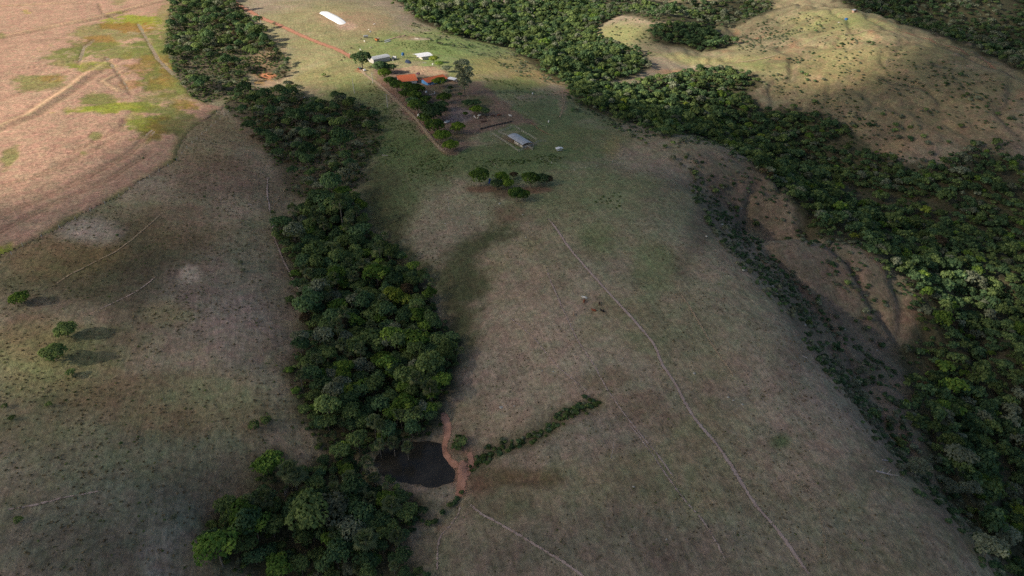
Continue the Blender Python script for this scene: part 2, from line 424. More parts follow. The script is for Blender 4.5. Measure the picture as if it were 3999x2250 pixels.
# ------------------------------------------------------------------ the ground: one sheet to the horizon
def rows_cols():
    y = np.concatenate([np.linspace(-5000, 60, 26)[:-1], np.geomspace(60+100, 1350+100, 640)-100, np.geomspace(1420, 8000, 26)])
    s = np.concatenate([np.linspace(-5, -1.08, 18)[:-1], np.linspace(-1.08, 1.08, 640), np.linspace(1.08, 5, 18)[1:]])
    Y, S = np.meshgrid(y, s, indexing='ij')
    return Y, S*(135+.72*np.clip(Y, 0, 4000)+.6*np.clip(-Y, 0, 5000))
GY, GX = rows_cols()
GZ = zfun(GX.ravel(), GY.ravel()).reshape(GX.shape)
gx, gy, gz = GX.ravel(), GY.ravel(), GZ.ravel()
# slope and lie of the land
_sx = np.gradient(GZ, axis=1)/np.maximum(np.gradient(GX, axis=1), 1e-3); _sy = np.gradient(GZ, axis=0)/np.maximum(np.gradient(GY, axis=0), 1e-3)
gslope = np.hypot(_sx, _sy).ravel()

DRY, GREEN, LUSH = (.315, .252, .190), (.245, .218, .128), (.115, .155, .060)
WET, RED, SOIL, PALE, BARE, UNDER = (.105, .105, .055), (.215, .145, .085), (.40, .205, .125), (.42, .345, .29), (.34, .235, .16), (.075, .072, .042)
soil = np.tile(np.array(DRY), (len(gx), 1)); tuft = np.full(len(gx), .45)
def lay(m, rgb, t=None):
    global soil, tuft
    soil = soil*(1-m[:, None])+np.array(rgb)*m[:, None]
    if t is not None: tuft = tuft*(1-m)+t*m
n40, n15, n5 = fbm(gx, gy, 40, 4, 31), fbm(gx, gy, 15, 3, 37), fbm(gx, gy, 5, 3, 41)
lay(sstep(-.25, .55, n40+.3*n5)*.75, GREEN)
lay(sstep(.15, .7, fbm(gx, gy, 60, 4, 55)+.3*n15)*.35, PALE)
def blob(u, v, ru, rv, rgb, k=1.0, soft=.5, rough=.45, t=None, rot=0.0):
    """a patch of other growth, bare earth or painted darkening round a place, with frayed edge"""
    c_, s_ = math.cos(R(rot)), math.sin(R(rot))
    P = WL([(u, v), (u+ru*c_, v+ru*s_), (u-rv*s_, v+rv*c_)])
    A = np.array([P[1, :2]-P[0, :2], P[2, :2]-P[0, :2]]).T
    if abs(np.linalg.det(A)) < 1e-3: return
    Rm = 1.6*(np.linalg.norm(A[:, 0])+np.linalg.norm(A[:, 1]))
    idx = np.nonzero((np.abs(gx-P[0, 0]) < Rm) & (np.abs(gy-P[0, 1]) < Rm))[0]
    q = np.linalg.solve(A, np.array([gx[idx]-P[0, 0], gy[idx]-P[0, 1]]))
    r = np.hypot(q[0], q[1])+rough*(n15[idx]*.7+n5[idx]*.5)
    m = sstep(1+soft, 1-soft, r)*k
    soil[idx] = soil[idx]*(1-m[:, None])+np.array(rgb)*m[:, None]
    if t is not None: tuft[idx] = tuft[idx]*(1-m)+t*m
def area(poly, rgb, k=1.0, soft=6, rough=6, t=None, world=False):
    P = np.asarray(poly) if world else WL(poly)[:, :2]
    lo, hi = P.min(0)-soft*3-rough*2, P.max(0)+soft*3+rough*2
    idx = np.nonzero((gx > lo[0]) & (gx < hi[0]) & (gy > lo[1]) & (gy < hi[1]))[0]
    d = sdf(gx[idx], gy[idx], P)+rough*(n15[idx]+.6*n5[idx])
    m = sstep(-soft, soft, d)*k
    soil[idx] = soil[idx]*(1-m[:, None])+np.array(rgb)*m[:, None]
    if t is not None: tuft[idx] = tuft[idx]*(1-m)+t*m

# woods of the photograph (outlines on the ground)
WOOD_UP = [(436,-6),(588,0),(625,45),(655,70),(688,110),(728,160),(728,185),(700,203),(655,200),(640,185),(618,190),(598,222),(560,248),(515,262),(478,240),(440,190),(415,110),(430,40)]
WOOD_MID = [(560,268),(585,235),(625,212),(650,222),(735,218),(785,250),(860,258),(945,290),(968,340),(948,385),(905,432),(932,448),(905,472),(830,492),(765,505),(720,480),(700,420),(668,380),(640,330),(598,300)]
WOOD_MAIN = [(752,515),(850,498),(908,530),(935,590),(992,622),(1040,680),(1085,750),(1112,820),(1147,858),(1150,930),(1132,990),(1112,1040),(1108,1078),(1075,1103),(1005,1108),(950,1128),(912,1160),(868,1170),(800,1130),(752,1050),(742,980),(712,930),(772,850),(760,800),(735,700),(700,610),(688,570),(735,560)]
WOOD_LOW = [(868,1172),(925,1195),(1005,1226),(1060,1258),(1072,1300),(1032,1345),(1005,1390),(1075,1460),(640,1460),(555,1425),(518,1390),(512,1320),(560,1275),(612,1262),(650,1215),(635,1150),(690,1130),(760,1175),(800,1150)]
WOOD_TOP = [(985,-8),(1500,-8),(1560,40),(1500,70),(1490,95),(1560,112),(1625,140),(1640,172),(1600,192),(1520,207),(1450,212),(1400,203),(1350,170),(1280,120),(1200,104),(1130,86),(1050,52)]
WOOD_HILL = [(1500,-8),(1570,40),(1640,55),(1720,58),(1850,68),(1955,22),(1950,-8)]
WOOD_HILL2 = [(1630,70),(1700,58),(1790,75),(1860,112),(1790,128),(1700,118),(1640,108)]
WOOD_VAL = [(1425,212),(1530,214),(1650,205),(1730,183),(1800,183),(1905,188),(1918,212),(1880,238),(1925,268),(2000,272),(2080,290),(2140,330),(2200,375),(2280,412),(2380,420),(2470,372),(2580,420),(2800,500),(2800,1470),(2560,1470),(2500,1395),(2425,1300),(2345,1190),(2312,1090),(2285,985),(2262,880),(2300,830),(2312,795),(2285,700),(2230,663),(2130,617),(2005,588),(2010,545),(1955,472),(1880,402),(1780,352),(1680,347),(1600,312),(1500,282),(1455,262)]
WOOD_FAR = [(2120,10),(2160,18),(2250,52),(2350,88),(2450,127),(2576,187),(2700,240),(2700,-8),(2120,-8)]
FIELD = [(-700,760),(-60,672),(60,612),(150,570),(300,492),(440,400),(470,330),(560,270),(515,262),(478,242),(438,192),(412,110),(427,40),(436,-12),(-100,-30),(-700,-40)]
wood_polys = {k: WL(p)[:, :2] for k, p in dict(up=WOOD_UP, mid=WOOD_MID, main=WOOD_MAIN, low=WOOD_LOW, top=WOOD_TOP, hill=WOOD_HILL, hill2=WOOD_HILL2, val=WOOD_VAL, far=WOOD_FAR).items()}
FIELD_W = WL(FIELD)[:, :2]

# left hillside: mottled browns and greens; the wide bottom blobs paint in lens darkening
for b in [(340,690,280,140,(.135,.108,.078),.75),(1500,1400,700,110,(.215,.185,.145),.55),(1350,1250,300,90,(.225,.195,.14),.4),(350,1250,400,160,(.17,.15,.11),.45),(640,760,70,160,(.19,.16,.13),.5),(2150,1380,300,90,(.225,.195,.145),.45),(300,1000,260,80,(.17,.145,.10),.5),(250,1330,260,120,(.165,.15,.12),.5),(330,650,150,110,(.09,.085,.05),.8),(150,640,160,60,(.25,.16,.08),.6),(440,560,120,60,RED,.5),(230,580,70,32,PALE,.9),(150,700,180,60,WET,.5),(420,720,140,80,(.11,.09,.07),.6),(560,760,150,130,(.25,.205,.175),.75),(620,820,90,120,(.255,.205,.185),.6),
          (420,790,60,30,GREEN,.7),(120,900,160,110,(.24,.23,.11),.85),(480,690,26,20,PALE,.8),(330,1000,180,70,RED,.55),(250,870,130,50,WET,.55),(520,1000,150,60,(.25,.24,.14),.8),(300,1130,260,90,(.20,.20,.135),.7),(80,1080,150,50,(.23,.20,.12),.6),
          (420,1060,120,40,RED,.5),(630,1050,60,40,RED,.4),(250,1300,240,110,(.19,.19,.145),.8),(200,1380,150,90,(.15,.125,.1),.6),(420,1400,60,80,(.31,.255,.225),.55),(400,1450,40,20,(.34,.30,.28),.5),(530,1220,80,60,(.14,.115,.085),.6),(560,440,110,60,(.22,.15,.115),.75),(530,320,70,40,(.20,.16,.09),.7),
          (60,830,80,60,RED,.5),(650,330,60,60,(.17,.13,.09),.6),(500,400,110,50,RED,.3),(700,480,60,60,(.15,.12,.09),.6),(640,640,60,90,(.2,.2,.13),.5),(700,720,40,90,(.16,.14,.1),.6),(720,870,50,60,(.2,.16,.14),.5)]:
    blob(*b[:6], t=.8 if b[4] == WET else None)
# farm pastures: green, ranker near the yard
for b in [(900,120,200,90,(.29,.27,.13),.8),(820,45,170,50,(.27,.25,.12),.6),(900,55,70,28,BARE,.7),(1050,110,140,40,(.20,.25,.09),.8),(1180,130,120,60,(.19,.26,.09),.8),(1300,170,120,30,(.33,.27,.11),.7),(1340,200,80,20,(.36,.25,.10),.6),(820,200,90,40,(.26,.24,.11),.7),(900,240,90,60,(.17,.2,.075),.8),
          (960,330,110,60,(.12,.155,.065),.85),(1010,390,120,60,LUSH,.85),(1150,400,220,60,LUSH,.8),(1380,300,160,70,(.12,.165,.07),.85),(1450,350,110,50,(.15,.165,.075),.7),(1330,400,200,40,(.125,.165,.07),.8),(1000,450,110,60,(.13,.16,.075),.7),(1450,470,200,80,(.15,.185,.085),.7),
          (1300,215,70,25,(.17,.23,.08),.7),(1600,560,180,120,(.19,.205,.12),.6),(1640,680,60,70,(.135,.175,.08),.6),(1500,600,50,40,(.14,.175,.08),.6),(1160,520,140,60,(.24,.235,.155),.6),(1540,370,22,30,(.27,.23,.1),.5),
          (990,520,70,70,(.105,.13,.06),.85),(1110,590,90,70,(.255,.22,.165),.8)]:
    blob(*b)
# the dark damp hollow beside the wood
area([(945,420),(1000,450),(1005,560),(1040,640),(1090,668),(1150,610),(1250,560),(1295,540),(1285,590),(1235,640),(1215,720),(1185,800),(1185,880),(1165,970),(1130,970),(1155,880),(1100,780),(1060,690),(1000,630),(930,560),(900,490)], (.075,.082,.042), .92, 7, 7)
for b in [(1275,540,40,22,(.17,.11,.075),.6),(1540,950,60,30,(.20,.14,.09),.55),(1600,1010,60,40,(.20,.14,.095),.5),(1640,1050,80,30,(.20,.145,.10),.45),(1330,1208,70,18,(.165,.11,.07),.8),(1230,1205,55,30,(.165,.12,.07),.75),(1390,1195,30,25,(.15,.135,.07),.5),
          (1250,1270,90,40,(.15,.145,.085),.6),(1300,1400,150,60,(.17,.14,.115),.5),(1650,1370,200,80,(.17,.14,.11),.45),(1100,1400,60,60,(.18,.17,.11),.5),(1960,1110,30,20,(.12,.155,.07),.8),(1850,1000,40,30,(.20,.19,.15),.5),(1700,820,120,80,(.22,.215,.135),.5),
          (1100,1290,40,30,(.19,.18,.12),.5),(1150,1120,40,40,(.2,.135,.09),.5),(1800,780,150,140,(.23,.22,.14),.5),(2150,1200,130,40,(.2,.17,.13),.4),(2000,1300,250,60,(.22,.215,.165),.4),(1450,1100,140,60,(.26,.215,.185),.5),(1250,950,110,90,(.29,.235,.195),.6)]:
    blob(*b)
# yard, tracks of trampled earth
area([(940,174),(1000,172),(1080,165),(1110,178),(1150,198),(1205,205),(1232,225),(1285,266),(1322,292),(1348,312),(1318,313),(1290,312),(1207,334),(1172,350),(1182,372),(1152,388),(1130,394),(1090,362),(1040,306),(1000,262),(962,218)], (.215,.145,.115), .88, 2.5, 5, .1)
area([(942,190),(960,200),(1035,270),(1085,325),(1130,392),(1118,392),(1068,330),(1018,275),(948,205)], (.27,.155,.115), .6, 1.5, 2, .1)
for b in [(1075,240,40,24,(.12,.10,.075),.7),(1200,262,40,20,(.12,.13,.06),.7),(1130,225,40,14,(.15,.14,.08),.5),(1060,200,40,12,(.14,.12,.08),.6),(1150,345,34,14,(.17,.15,.085),.6)]: blob(*b)
area([(1005,172),(1055,165),(1100,172),(1130,186),(1085,190),(1020,180)], (.42,.30,.20), .9, 2.5, 2, .1)
area([(1140,268),(1185,272),(1190,300),(1160,312),(1125,302)], (.24,.19,.185), .9, 3, 2, .05)
area([(1270,340),(1345,360),(1330,378),(1255,350)], (.24,.165,.115), .8, 2, 2, .2)
for b in [(1215,475,45,9,(.19,.11,.08),.9),(1280,485,40,16,(.15,.11,.075),.8),(1350,478,40,9,(.19,.115,.085),.9),(870,65,26,11,(.44,.31,.24),.8),(835,42,44,18,(.40,.25,.17),.5),(660,180,26,16,(.40,.21,.12),.8),(672,192,20,7,(.50,.21,.12),1.),(705,203,14,5,(.44,.33,.22),.8),
          (1030,95,30,5,(.34,.24,.16),.7),(1060,98,26,3,(.44,.35,.28),.8),(1425,232,30,8,(.34,.24,.17),.8),(1415,262,10,22,(.33,.24,.17),.6),(905,178,12,5,SOIL,.8)]:
    blob(*b, soft=.35, rough=.3)
# slopes beyond: bare knolls, dark brown scarps, the lit hill
for b in [(1790,400,100,32,(.22,.175,.13),.7),(1800,392,50,14,(.30,.22,.165),.7),(1860,490,100,75,(.155,.122,.098),.75),(1930,530,50,50,(.19,.135,.085),.7),(2050,650,90,40,(.21,.17,.135),.7),(2200,720,90,70,(.27,.21,.15),.7),(2285,795,45,40,(.38,.21,.13),.85),(2240,740,60,30,(.23,.22,.12),.5),
          (2060,780,90,60,(.155,.122,.098),.75),(2180,900,90,80,(.155,.122,.098),.75),(2280,1060,70,120,(.155,.122,.098),.75),(2380,1240,60,70,(.155,.122,.098),.75),(1780,560,40,70,(.13,.11,.085),.8),(2030,850,60,80,(.15,.125,.1),.5),
          (2120,160,200,60,(.29,.25,.12),.9),(2300,150,180,50,(.27,.22,.125),.8),(2100,60,130,30,(.23,.26,.10),.8),(2125,52,36,7,(.12,.17,.06),.8),(2150,230,180,50,(.31,.22,.12),.7),(2400,260,150,80,(.235,.165,.115),.8),(2500,360,90,70,(.21,.155,.11),.8),(2270,320,140,50,(.24,.17,.11),.8),
          (2050,195,20,6,(.44,.28,.19),.9),(2120,78,40,5,(.38,.26,.17),.7),(2530,250,22,26,(.30,.2,.15),.7),(2230,370,60,25,(.31,.2,.125),.7),(2420,90,60,12,(.22,.2,.1),.6),(1560,85,70,30,(.27,.27,.12),.9),(1780,155,140,10,(.28,.27,.12),.8),(1690,182,40,6,(.38,.22,.14),.7),(1800,60,30,20,(.24,.24,.12),.8),
          (1920,165,50,14,(.24,.28,.10),.8),(2450,30,80,20,(.23,.18,.12),.6),(2560,560,30,40,(.2,.16,.09),.6)]:
    blob(*b, soft=.6)
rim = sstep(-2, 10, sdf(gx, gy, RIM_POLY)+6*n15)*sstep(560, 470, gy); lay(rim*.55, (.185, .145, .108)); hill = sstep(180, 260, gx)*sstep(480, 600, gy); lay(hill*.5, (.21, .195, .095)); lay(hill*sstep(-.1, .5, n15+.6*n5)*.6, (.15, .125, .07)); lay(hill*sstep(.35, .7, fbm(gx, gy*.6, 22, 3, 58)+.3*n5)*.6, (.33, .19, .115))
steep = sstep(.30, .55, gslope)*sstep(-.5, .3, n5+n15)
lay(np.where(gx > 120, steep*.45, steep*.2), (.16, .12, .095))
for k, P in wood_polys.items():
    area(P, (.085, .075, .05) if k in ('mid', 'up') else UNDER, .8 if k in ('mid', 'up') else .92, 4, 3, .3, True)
for q in [(1120,1085,7,30,(.36,.22,.17),.6),(1128,1155,8,12,(.36,.22,.17),.6),(1163,1205,15,32,(.36,.20,.15),.7),(1178,1165,20,30,(.27,.15,.11),.7),(1200,1225,40,24,(.20,.125,.085),.7),(1150,1190,14,30,(.30,.18,.13),.7)]: blob(*q, soft=.5, rough=.5)
for q in DITCH[::1]: pass
d_, t_ = polyd(gx, gy, DITCH); lay(np.exp(-(d_/4.2)**2)*.8, (.10,.095,.05))
blob(668,150,30,22,(.34,.235,.145),.8); blob(675,190,22,8,(.52,.22,.12),1.,.3,.2)
area(POND, (.16,.10,.075), .9, 2.5, 1.5, .05, True)
# long level cattle terraces worn into the lit hill
tm = np.exp(-((gx-440)/150)**2-((gy-690)/110)**2)
lay(np.clip(tm*sstep(.80, .95, np.sin(gz*2.3+n40*3))*sstep(-.2, .4, n15)*.8, 0, 1), (.40, .28, .19))

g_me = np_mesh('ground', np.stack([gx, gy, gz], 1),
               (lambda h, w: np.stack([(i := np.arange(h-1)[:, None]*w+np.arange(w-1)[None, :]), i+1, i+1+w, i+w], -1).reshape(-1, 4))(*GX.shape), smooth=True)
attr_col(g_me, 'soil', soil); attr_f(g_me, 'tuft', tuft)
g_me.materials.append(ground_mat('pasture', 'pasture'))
tag(part('ground', g_me), 'rolling cattle pasture of dry and green grass falling into wooded ravines', None, None, 'structure')

# ------------------------------------------------------------------ the ripe crop, standing half a metre over the ground
def crop_field():
    lo = np.array([-800., WL([(60, 612)])[0, 1]-60]); hi = np.array([FIELD_W[:, 0].max()+5, 1340.])
    ys = np.geomspace(lo[1]+100, hi[1]+100, 330)-100
    Yc, Sc = np.meshgrid(ys, np.linspace(-1.06, -.10, 430), indexing='ij'); Xc = Sc*(135+.72*Yc)
    x, y = Xc.ravel(), Yc.ravel(); z = zfun(x, y)
    d = sdf(x, y, FIELD_W)+2.2*fbm(x, y, 9, 3, 71)
    a15, a5, a60 = fbm(x, y, 14, 3, 72), fbm(x, y, 4, 3, 73), fbm(x, y, 70, 3, 74)
    c = np.tile(np.array((.43, .275, .203)), (len(x), 1)); tu = np.full(len(x), .75)
    def put(m, rgb):
        nonlocal c; c = c*(1-m[:, None])+np.array(rgb)*m[:, None]
    put(sstep(-.2, .6, a60)*.4, (.52, .345, .25))
    h = .55+.16*a5+.08*fbm(x, y, 1.8, 2, 75)
    def bl(u, v, ru, rv, rgb, k, rot=0):
        c_, s_ = math.cos(R(rot)), math.sin(R(rot))
        P = WL([(u, v), (u+ru*c_, v+ru*s_), (u-rv*s_, v+rv*c_)]); A = np.array([P[1, :2]-P[0, :2], P[2, :2]-P[0, :2]]).T
        q = np.linalg.solve(A, np.array([x-P[0, 0], y-P[0, 1]])); m = sstep(1.35, .7, np.hypot(q[0], q[1])+.75*a15+.5*a5)*k
        put(m, rgb); return m
    YG, WG, RU = (.26, .30, .035), (.17, .20, .05), (.30, .165, .04)
    for b in [(340,55,70,18,YG,.95),(290,85,110,22,WG,.7),(330,70,55,14,RU,.8),(250,105,40,14,RU,.7),(215,120,40,14,(.16,.15,.05),.8),(300,130,140,22,WG,.8),(390,130,60,60,WG,.8),(380,165,60,30,RU,.5),(170,145,60,22,WG,.7),(100,210,60,20,WG,.75),(130,200,26,8,RU,.5),(240,165,50,12,YG,.6),
              (420,200,60,40,WG,.85),(400,215,26,22,RU,.55),(420,195,20,40,RU,.5),(330,215,26,12,RU,.45),(250,255,40,20,WG,.85),(330,270,120,12,YG,.9),(420,280,60,25,WG,.85),(430,240,70,30,WG,.6),(460,265,30,16,RU,.5),(385,310,55,35,WG,.9),(400,320,50,26,(.17,.12,.03),.8),(350,300,30,30,YG,.5),
              (460,320,40,30,(.17,.17,.07),.8),(240,345,14,8,WG,.7),(25,400,16,30,WG,.7,30),(210,385,12,6,WG,.7),(15,640,30,16,YG,.9),(5,90,8,6,WG,.7),(65,30,12,6,(.4,.33,.07),.6),(300,5,20,10,WG,.5),(415,60,20,60,WG,.5)]:
        m = bl(*b); h = h*(1-m*.45)
    # straw showing through the weeds, rows lying over
    put(sstep(.15, .5, fbm(x, y, 6, 3, 78))*sstep(.05, .5, fbm(x, y, 45, 3, 79))*.6, (.46, .34, .25))
    # contour banks
    for line, w, hh in (([(-60,345),(0,322),(70,295),(150,242),(215,192),(290,150)], 3.2, 1.1), ([(-60,108),(0,95),(110,72),(220,52),(330,22),(430,-4)], 3.6, 1.2), ([(-30,18),(80,12),(200,8)], 3, .7), ([(300,230),(260,205),(330,170)], 1.5, .3)):
        L = WL(line)[:, :2]; dd, t = polyd(x, y, L); g = np.exp(-(dd/w)**2)*np.clip(4*(1-t), .2, 1)
        h = h+hh*g-.5*np.exp(-((dd-2.2*w)/(w*.8))**2)*.5; put(g*.55, (.50, .37, .22)); put(np.exp(-((dd-1.9*w)/(w*.6))**2)*.35, (.20, .13, .07))
    for line, w in (([(-40,560),(120,500),(240,440),(330,390),(390,330)], .9), ([(0,590),(130,520),(280,455),(380,385)], .9), ([(180,390),(260,350),(310,325),(318,305)], 1.), ([(250,10),(260,35),(300,50)], 1.), ([(200,165),(215,120),(240,100)], .9), ([(270,145),(320,215),(330,240)], 1.),
                    ([(0,470),(90,450),(200,400),(300,350)], .8), ([(-20,265),(90,225),(180,180)], .8), ([(60,175),(220,150)], .8), ([(440,190),(400,150),(350,60)], 1.)):
        L = WL(line)[:, :2]
        for off in (0, 2.6):
            dd, t = polyd(x+off, y-off*.6, L); g = np.exp(-(dd/w)**2); h = h-.42*g; put(g*.5, (.22, .14, .09))
    e = sstep(-1.2, .6, d)
    ed = sstep(6, -1, d); put(ed*.8*sstep(-.5, .3, a15), (.16, .17, .06))
    z = z+np.where(d > -1.2, h*e+.02, 0)
    keep = d > -1.8
    H, Wd = Xc.shape; i = np.arange(H-1)[:, None]*Wd+np.arange(Wd-1)[None, :]
    q = np.stack([i, i+1, i+1+Wd, i+Wd], -1).reshape(-1, 4); q = q[keep[q].all(1)]
    used = np.unique(q); rm = np.full(len(x), -1); rm[used] = np.arange(len(used))
    me = np_mesh('crop_field', np.stack([x, y, z], 1)[used], rm[q], smooth=True)
    attr_col(me, 'soil', c[used]); attr_f(me, 'tuft', tu[used]); me.materials.append(ground_mat('ripe_crop', 'crop'))
    tag(part('crop_field', me), 'ripe tan crop with green and rust weedy patches behind a wire fence', 'crop', None, 'stuff')
crop_field()

# ------------------------------------------------------------------ roads, tracks and cattle paths
def spline(P, step):
    P = np.asarray(P); Q = np.vstack([2*P[0]-P[1], P, 2*P[-1]-P[-2]]); out = []
    for i in range(1, len(Q)-2):
        n = max(2, int(np.linalg.norm(Q[i+1]-Q[i])/step)); t = np.linspace(0, 1, n, endpoint=False)[:, None]
        out.append(.5*((2*Q[i])+(Q[i+1]-Q[i-1])*t+(2*Q[i-1]-5*Q[i]+4*Q[i+1]-Q[i+2])*t**2+(3*Q[i]-Q[i-1]-3*Q[i+1]+Q[i+2])*t**3))
    return np.vstack(out+[P[-1:]])
MAT = {}
MAT['red_earth'] = ribbon_mat('red_earth', (.47, .235, .15), (.38, .17, .11))
MAT['path_earth'] = ribbon_mat('path_earth', (.44, .345, .30), (.36, .26, .22), .2)
MAT['sandy_earth'] = ribbon_mat('sandy_earth', (.42, .32, .21), (.33, .235, .15), .3)
MAT['pink_mud'] = ribbon_mat('pink_mud', (.52, .285, .205), (.36, .18, .12), .25)
def trail(name, label, uv, width, mat, kind='structure', wear=.55, off=.06, wob=.3, ends=True, step=None):
    P = WL(uv)[:, :2]; P = spline(P, step or max(1.2, np.linalg.norm(P[0])/300))
    P = P+np.stack([fbm(P[:, 0], P[:, 1], 9, 2, 91), fbm(P[:, 0], P[:, 1], 9, 2, 92)], 1)*wob
    T = np.gradient(P, axis=0); T /= np.linalg.norm(T, axis=1)[:, None]+1e-9; Nn = np.stack([-T[:, 1], T[:, 0]], 1)
    w = 1.35*width*(1+.3*fbm(P[:, 0], P[:, 1], 6, 2, 93)); m = 7; n = len(P); V, Wr = [], []
    s = np.linspace(0, 1, n); fade = np.minimum(1, np.minimum(s*9, (1-s)*12)) if ends else np.ones(n)
    for j in range(m):
        q = (j/(m-1)*2-1); X = P+Nn*(w*.75*q)[:, None]
        z = zfun(X[:, 0], X[:, 1])+off+.0005*np.hypot(X[:, 0], X[:, 1])
        V.append(np.column_stack([X, z])); Wr.append((wear*(1-abs(q)**1.6*1.5))*fade-(1-fade)*.4)
    V = np.stack(V, 1).reshape(-1, 3); Wr = np.stack(Wr, 1).ravel()
    i = np.arange(n-1)[:, None]*m+np.arange(m-1)[None, :]
    me = np_mesh(name, V, np.stack([i, i+m, i+m+1, i+1], -1).reshape(-1, 4), smooth=True)
    attr_f(me, 'wear', Wr); me.materials.append(MAT[mat])
    return tag(part(name, me), label, None, None, kind)
trail('dirt_road', 'red dirt road running down to the farm sheds', [(588,6),(622,26),(660,47),(720,72),(790,103),(850,126),(892,148)], 5.6, 'red_earth', ends=False, wear=.75)
trail('track', 'two wheeled grass track along the row of mango trees', [(890,160),(920,190),(955,215),(990,248),(1030,285),(1062,320),(1095,362),(1130,392),(1155,408)], 2.6, 'sandy_earth', wear=.62)
trail('path', 'long pale cattle path curving down the middle of the pasture', [(1345,515),(1395,570),(1432,625),(1480,680),(1520,725),(1580,790),(1640,860),(1665,915),(1700,970),(1745,1050),(1800,1115),(1850,1190),(1900,1270),(1960,1340),(2030,1440),(2060,1490),(2110,1580)], 1.0, 'path_earth', wear=.6, wob=.12)
trail('path', 'thin cattle path from the muddy crossing to the lower edge', [(1165,1245),(1200,1285),(1260,1320),(1320,1355),(1370,1385),(1440,1430),(1490,1470),(1560,1530)], .85, 'path_earth', wear=.5)
for uv, w, mt, wr, lb in [
    ([(1360,640),(1390,720),(1440,830),(1500,930),(1540,1000),(1600,1080),(1660,1150),(1730,1260)], .6, 'path_earth', .46, 'faint straight cattle path left of the grazing cattle'),
    ([(1700,720),(1745,790),(1800,880),(1860,965)], .9, 'sandy_earth', .5, 'faint straw coloured track right of the long cattle path'),
    ([(1260,780),(1340,850),(1400,920),(1470,980),(1500,1010)], .6, 'path_earth', .4, 'faint path ending at the shrubby ditch'),
    ([(1560,1040),(1640,1140),(1700,1230),(1780,1330),(1840,1440)], .6, 'path_earth', .4, 'faint path on the lower pasture'),
    ([(1960,1200),(2040,1240),(2070,1330),(2080,1440)], .8, 'sandy_earth', .4, 'faint path near the lower right edge of the pasture'),
    ([(1160,1250),(1155,1290),(1135,1320),(1105,1360),(1100,1449)], .7, 'path_earth', .4, 'thin path running down from the muddy crossing by the lower wood'),
    ([(110,735),(180,690),(250,655),(300,628),(360,580),(415,530)], .8, 'sandy_earth', .54, 'pale cattle path across the left hillside below the fence'),
    ([(230,790),(290,760),(340,735),(400,690)], .65, 'path_earth', .44, 'faint pale path across the middle of the left hillside'),
    ([(0,1285),(90,1270),(180,1248),(270,1232)], .8, 'path_earth', .42, 'pale line of path low on the left hillside'),
    ([(20,950),(80,905),(140,860),(200,810)], .7, 'sandy_earth', .24, 'faint path between the bushes of the left hillside'),
    ([(680,420),(672,480),(685,560),(690,600),(730,690),(770,770),(785,830)], .8, 'path_earth', .5, 'trail along the left edge of the central wood'),
    ([(720,470),(700,500),(682,545)], .8, 'sandy_earth', .4, 'short sandy trail into the scrub'),
    ([(1580,215),(1650,200),(1720,183),(1800,168),(1880,155),(1950,140),(1975,130)], 1.8, 'sandy_earth', .5, 'sandy track through the lit saddle below the hill'),
    ([(1970,130),(2040,105),(2110,88),(2180,78),(2260,88),(2330,108)], 1.2, 'sandy_earth', .45, 'cattle path contouring below the hilltop tank'),
    ([(2230,72),(2340,100),(2420,128),(2490,165),(2576,215)], 3.0, 'red_earth', .4, 'red earth track along the crest of the right hill'),
    ([(2180,190),(2260,212),(2300,240),(2340,290)], 1.2, 'sandy_earth', .35, 'washed path running down the face of the right hill'),
    ([(2260,212),(2380,214),(2470,205),(2540,212)], 1.0, 'sandy_earth', .4, 'level pale path on the right hill'),
    ([(2330,178),(2420,190),(2500,198)], 1.0, 'sandy_earth', .35, 'upper level path on the right hill'),
    ([(1985,175),(2060,215),(2140,220),(2210,208)], .9, 'sandy_earth', .3, 'lower level path on the lit hill face'),
    ([(1540,350),(1565,375),(1560,395),(1520,410)], 1.2, 'sandy_earth', .36, 'brown track bending round the edge of the farm pasture'),
    ([(1330,305),(1360,328),(1400,345)], 1.2, 'red_earth', .4, 'red path leaving the cattle yard'),
    ([(1205,385),(1235,405),(1260,430)], .8, 'sandy_earth', .32, 'short pale path below the corral'),
    ([(1410,235),(1420,255),(1412,285),(1405,300)], 1.4, 'sandy_earth', .45, 'eroded pale gully path at the wood edge'),
    ([(905,165),(925,130),(955,108)], .8, 'sandy_earth', .3, 'thin path behind the grey shed'),
    ([(1780,385),(1830,378),(1890,392),(1950,455)], .8, 'sandy_earth', .32, 'thin path over the bare knoll'),
    ([(1900,470),(1930,520),(1960,560)], .7, 'sandy_earth', .26, 'washed line down the dark scarp')]:
    trail('path', lb, uv, w, mt, wear=wr)
for uv, w, lb in [([(1118,1030),(1124,1075),(1120,1105),(1118,1140),(1135,1168),(1160,1180)], 2.4, 'trampled pink mud bank along the pond'), ([(1158,1262),(1155,1235),(1160,1200),(1165,1175),(1172,1155)], 3.2, 'trampled pink mud crossing beside the pond dam'),
                  ([(1165,1205),(1180,1185),(1188,1160),(1180,1135)], 1.8, 'muddy cattle path fork near the round bush')]:
    trail('mud_path', lb, uv, w, 'pink_mud', wear=.8, wob=1.2)

# ------------------------------------------------------------------ ponds
def pond(name, poly, z, mat, label):
    c = poly.mean(0); v = [(c[0], c[1], z)]; k = 6
    ring = spline(np.vstack([poly, poly[:1]]), 2.0)[:-1]; ring = c+(ring-c)*1.12
    v += [(p[0], p[1], z) for p in ring]; n = len(ring)
    me = np_mesh(name, v, [[0, 1+i, 1+(i+1) % n] for i in range(n)]); me.materials.append(mat)
    tag(part(name, me), label, None, None, 'structure')
pond('pond', POND, POND_Z-.05, water_mat('dark_water', (.032, .027, .020), .22), 'dark cattle pond between the wood and the muddy bank')
pond('pond', POND2, POND2_Z-.05, water_mat('muddy_water', (.30, .185, .075), .12), 'small muddy orange pond below the red bank')

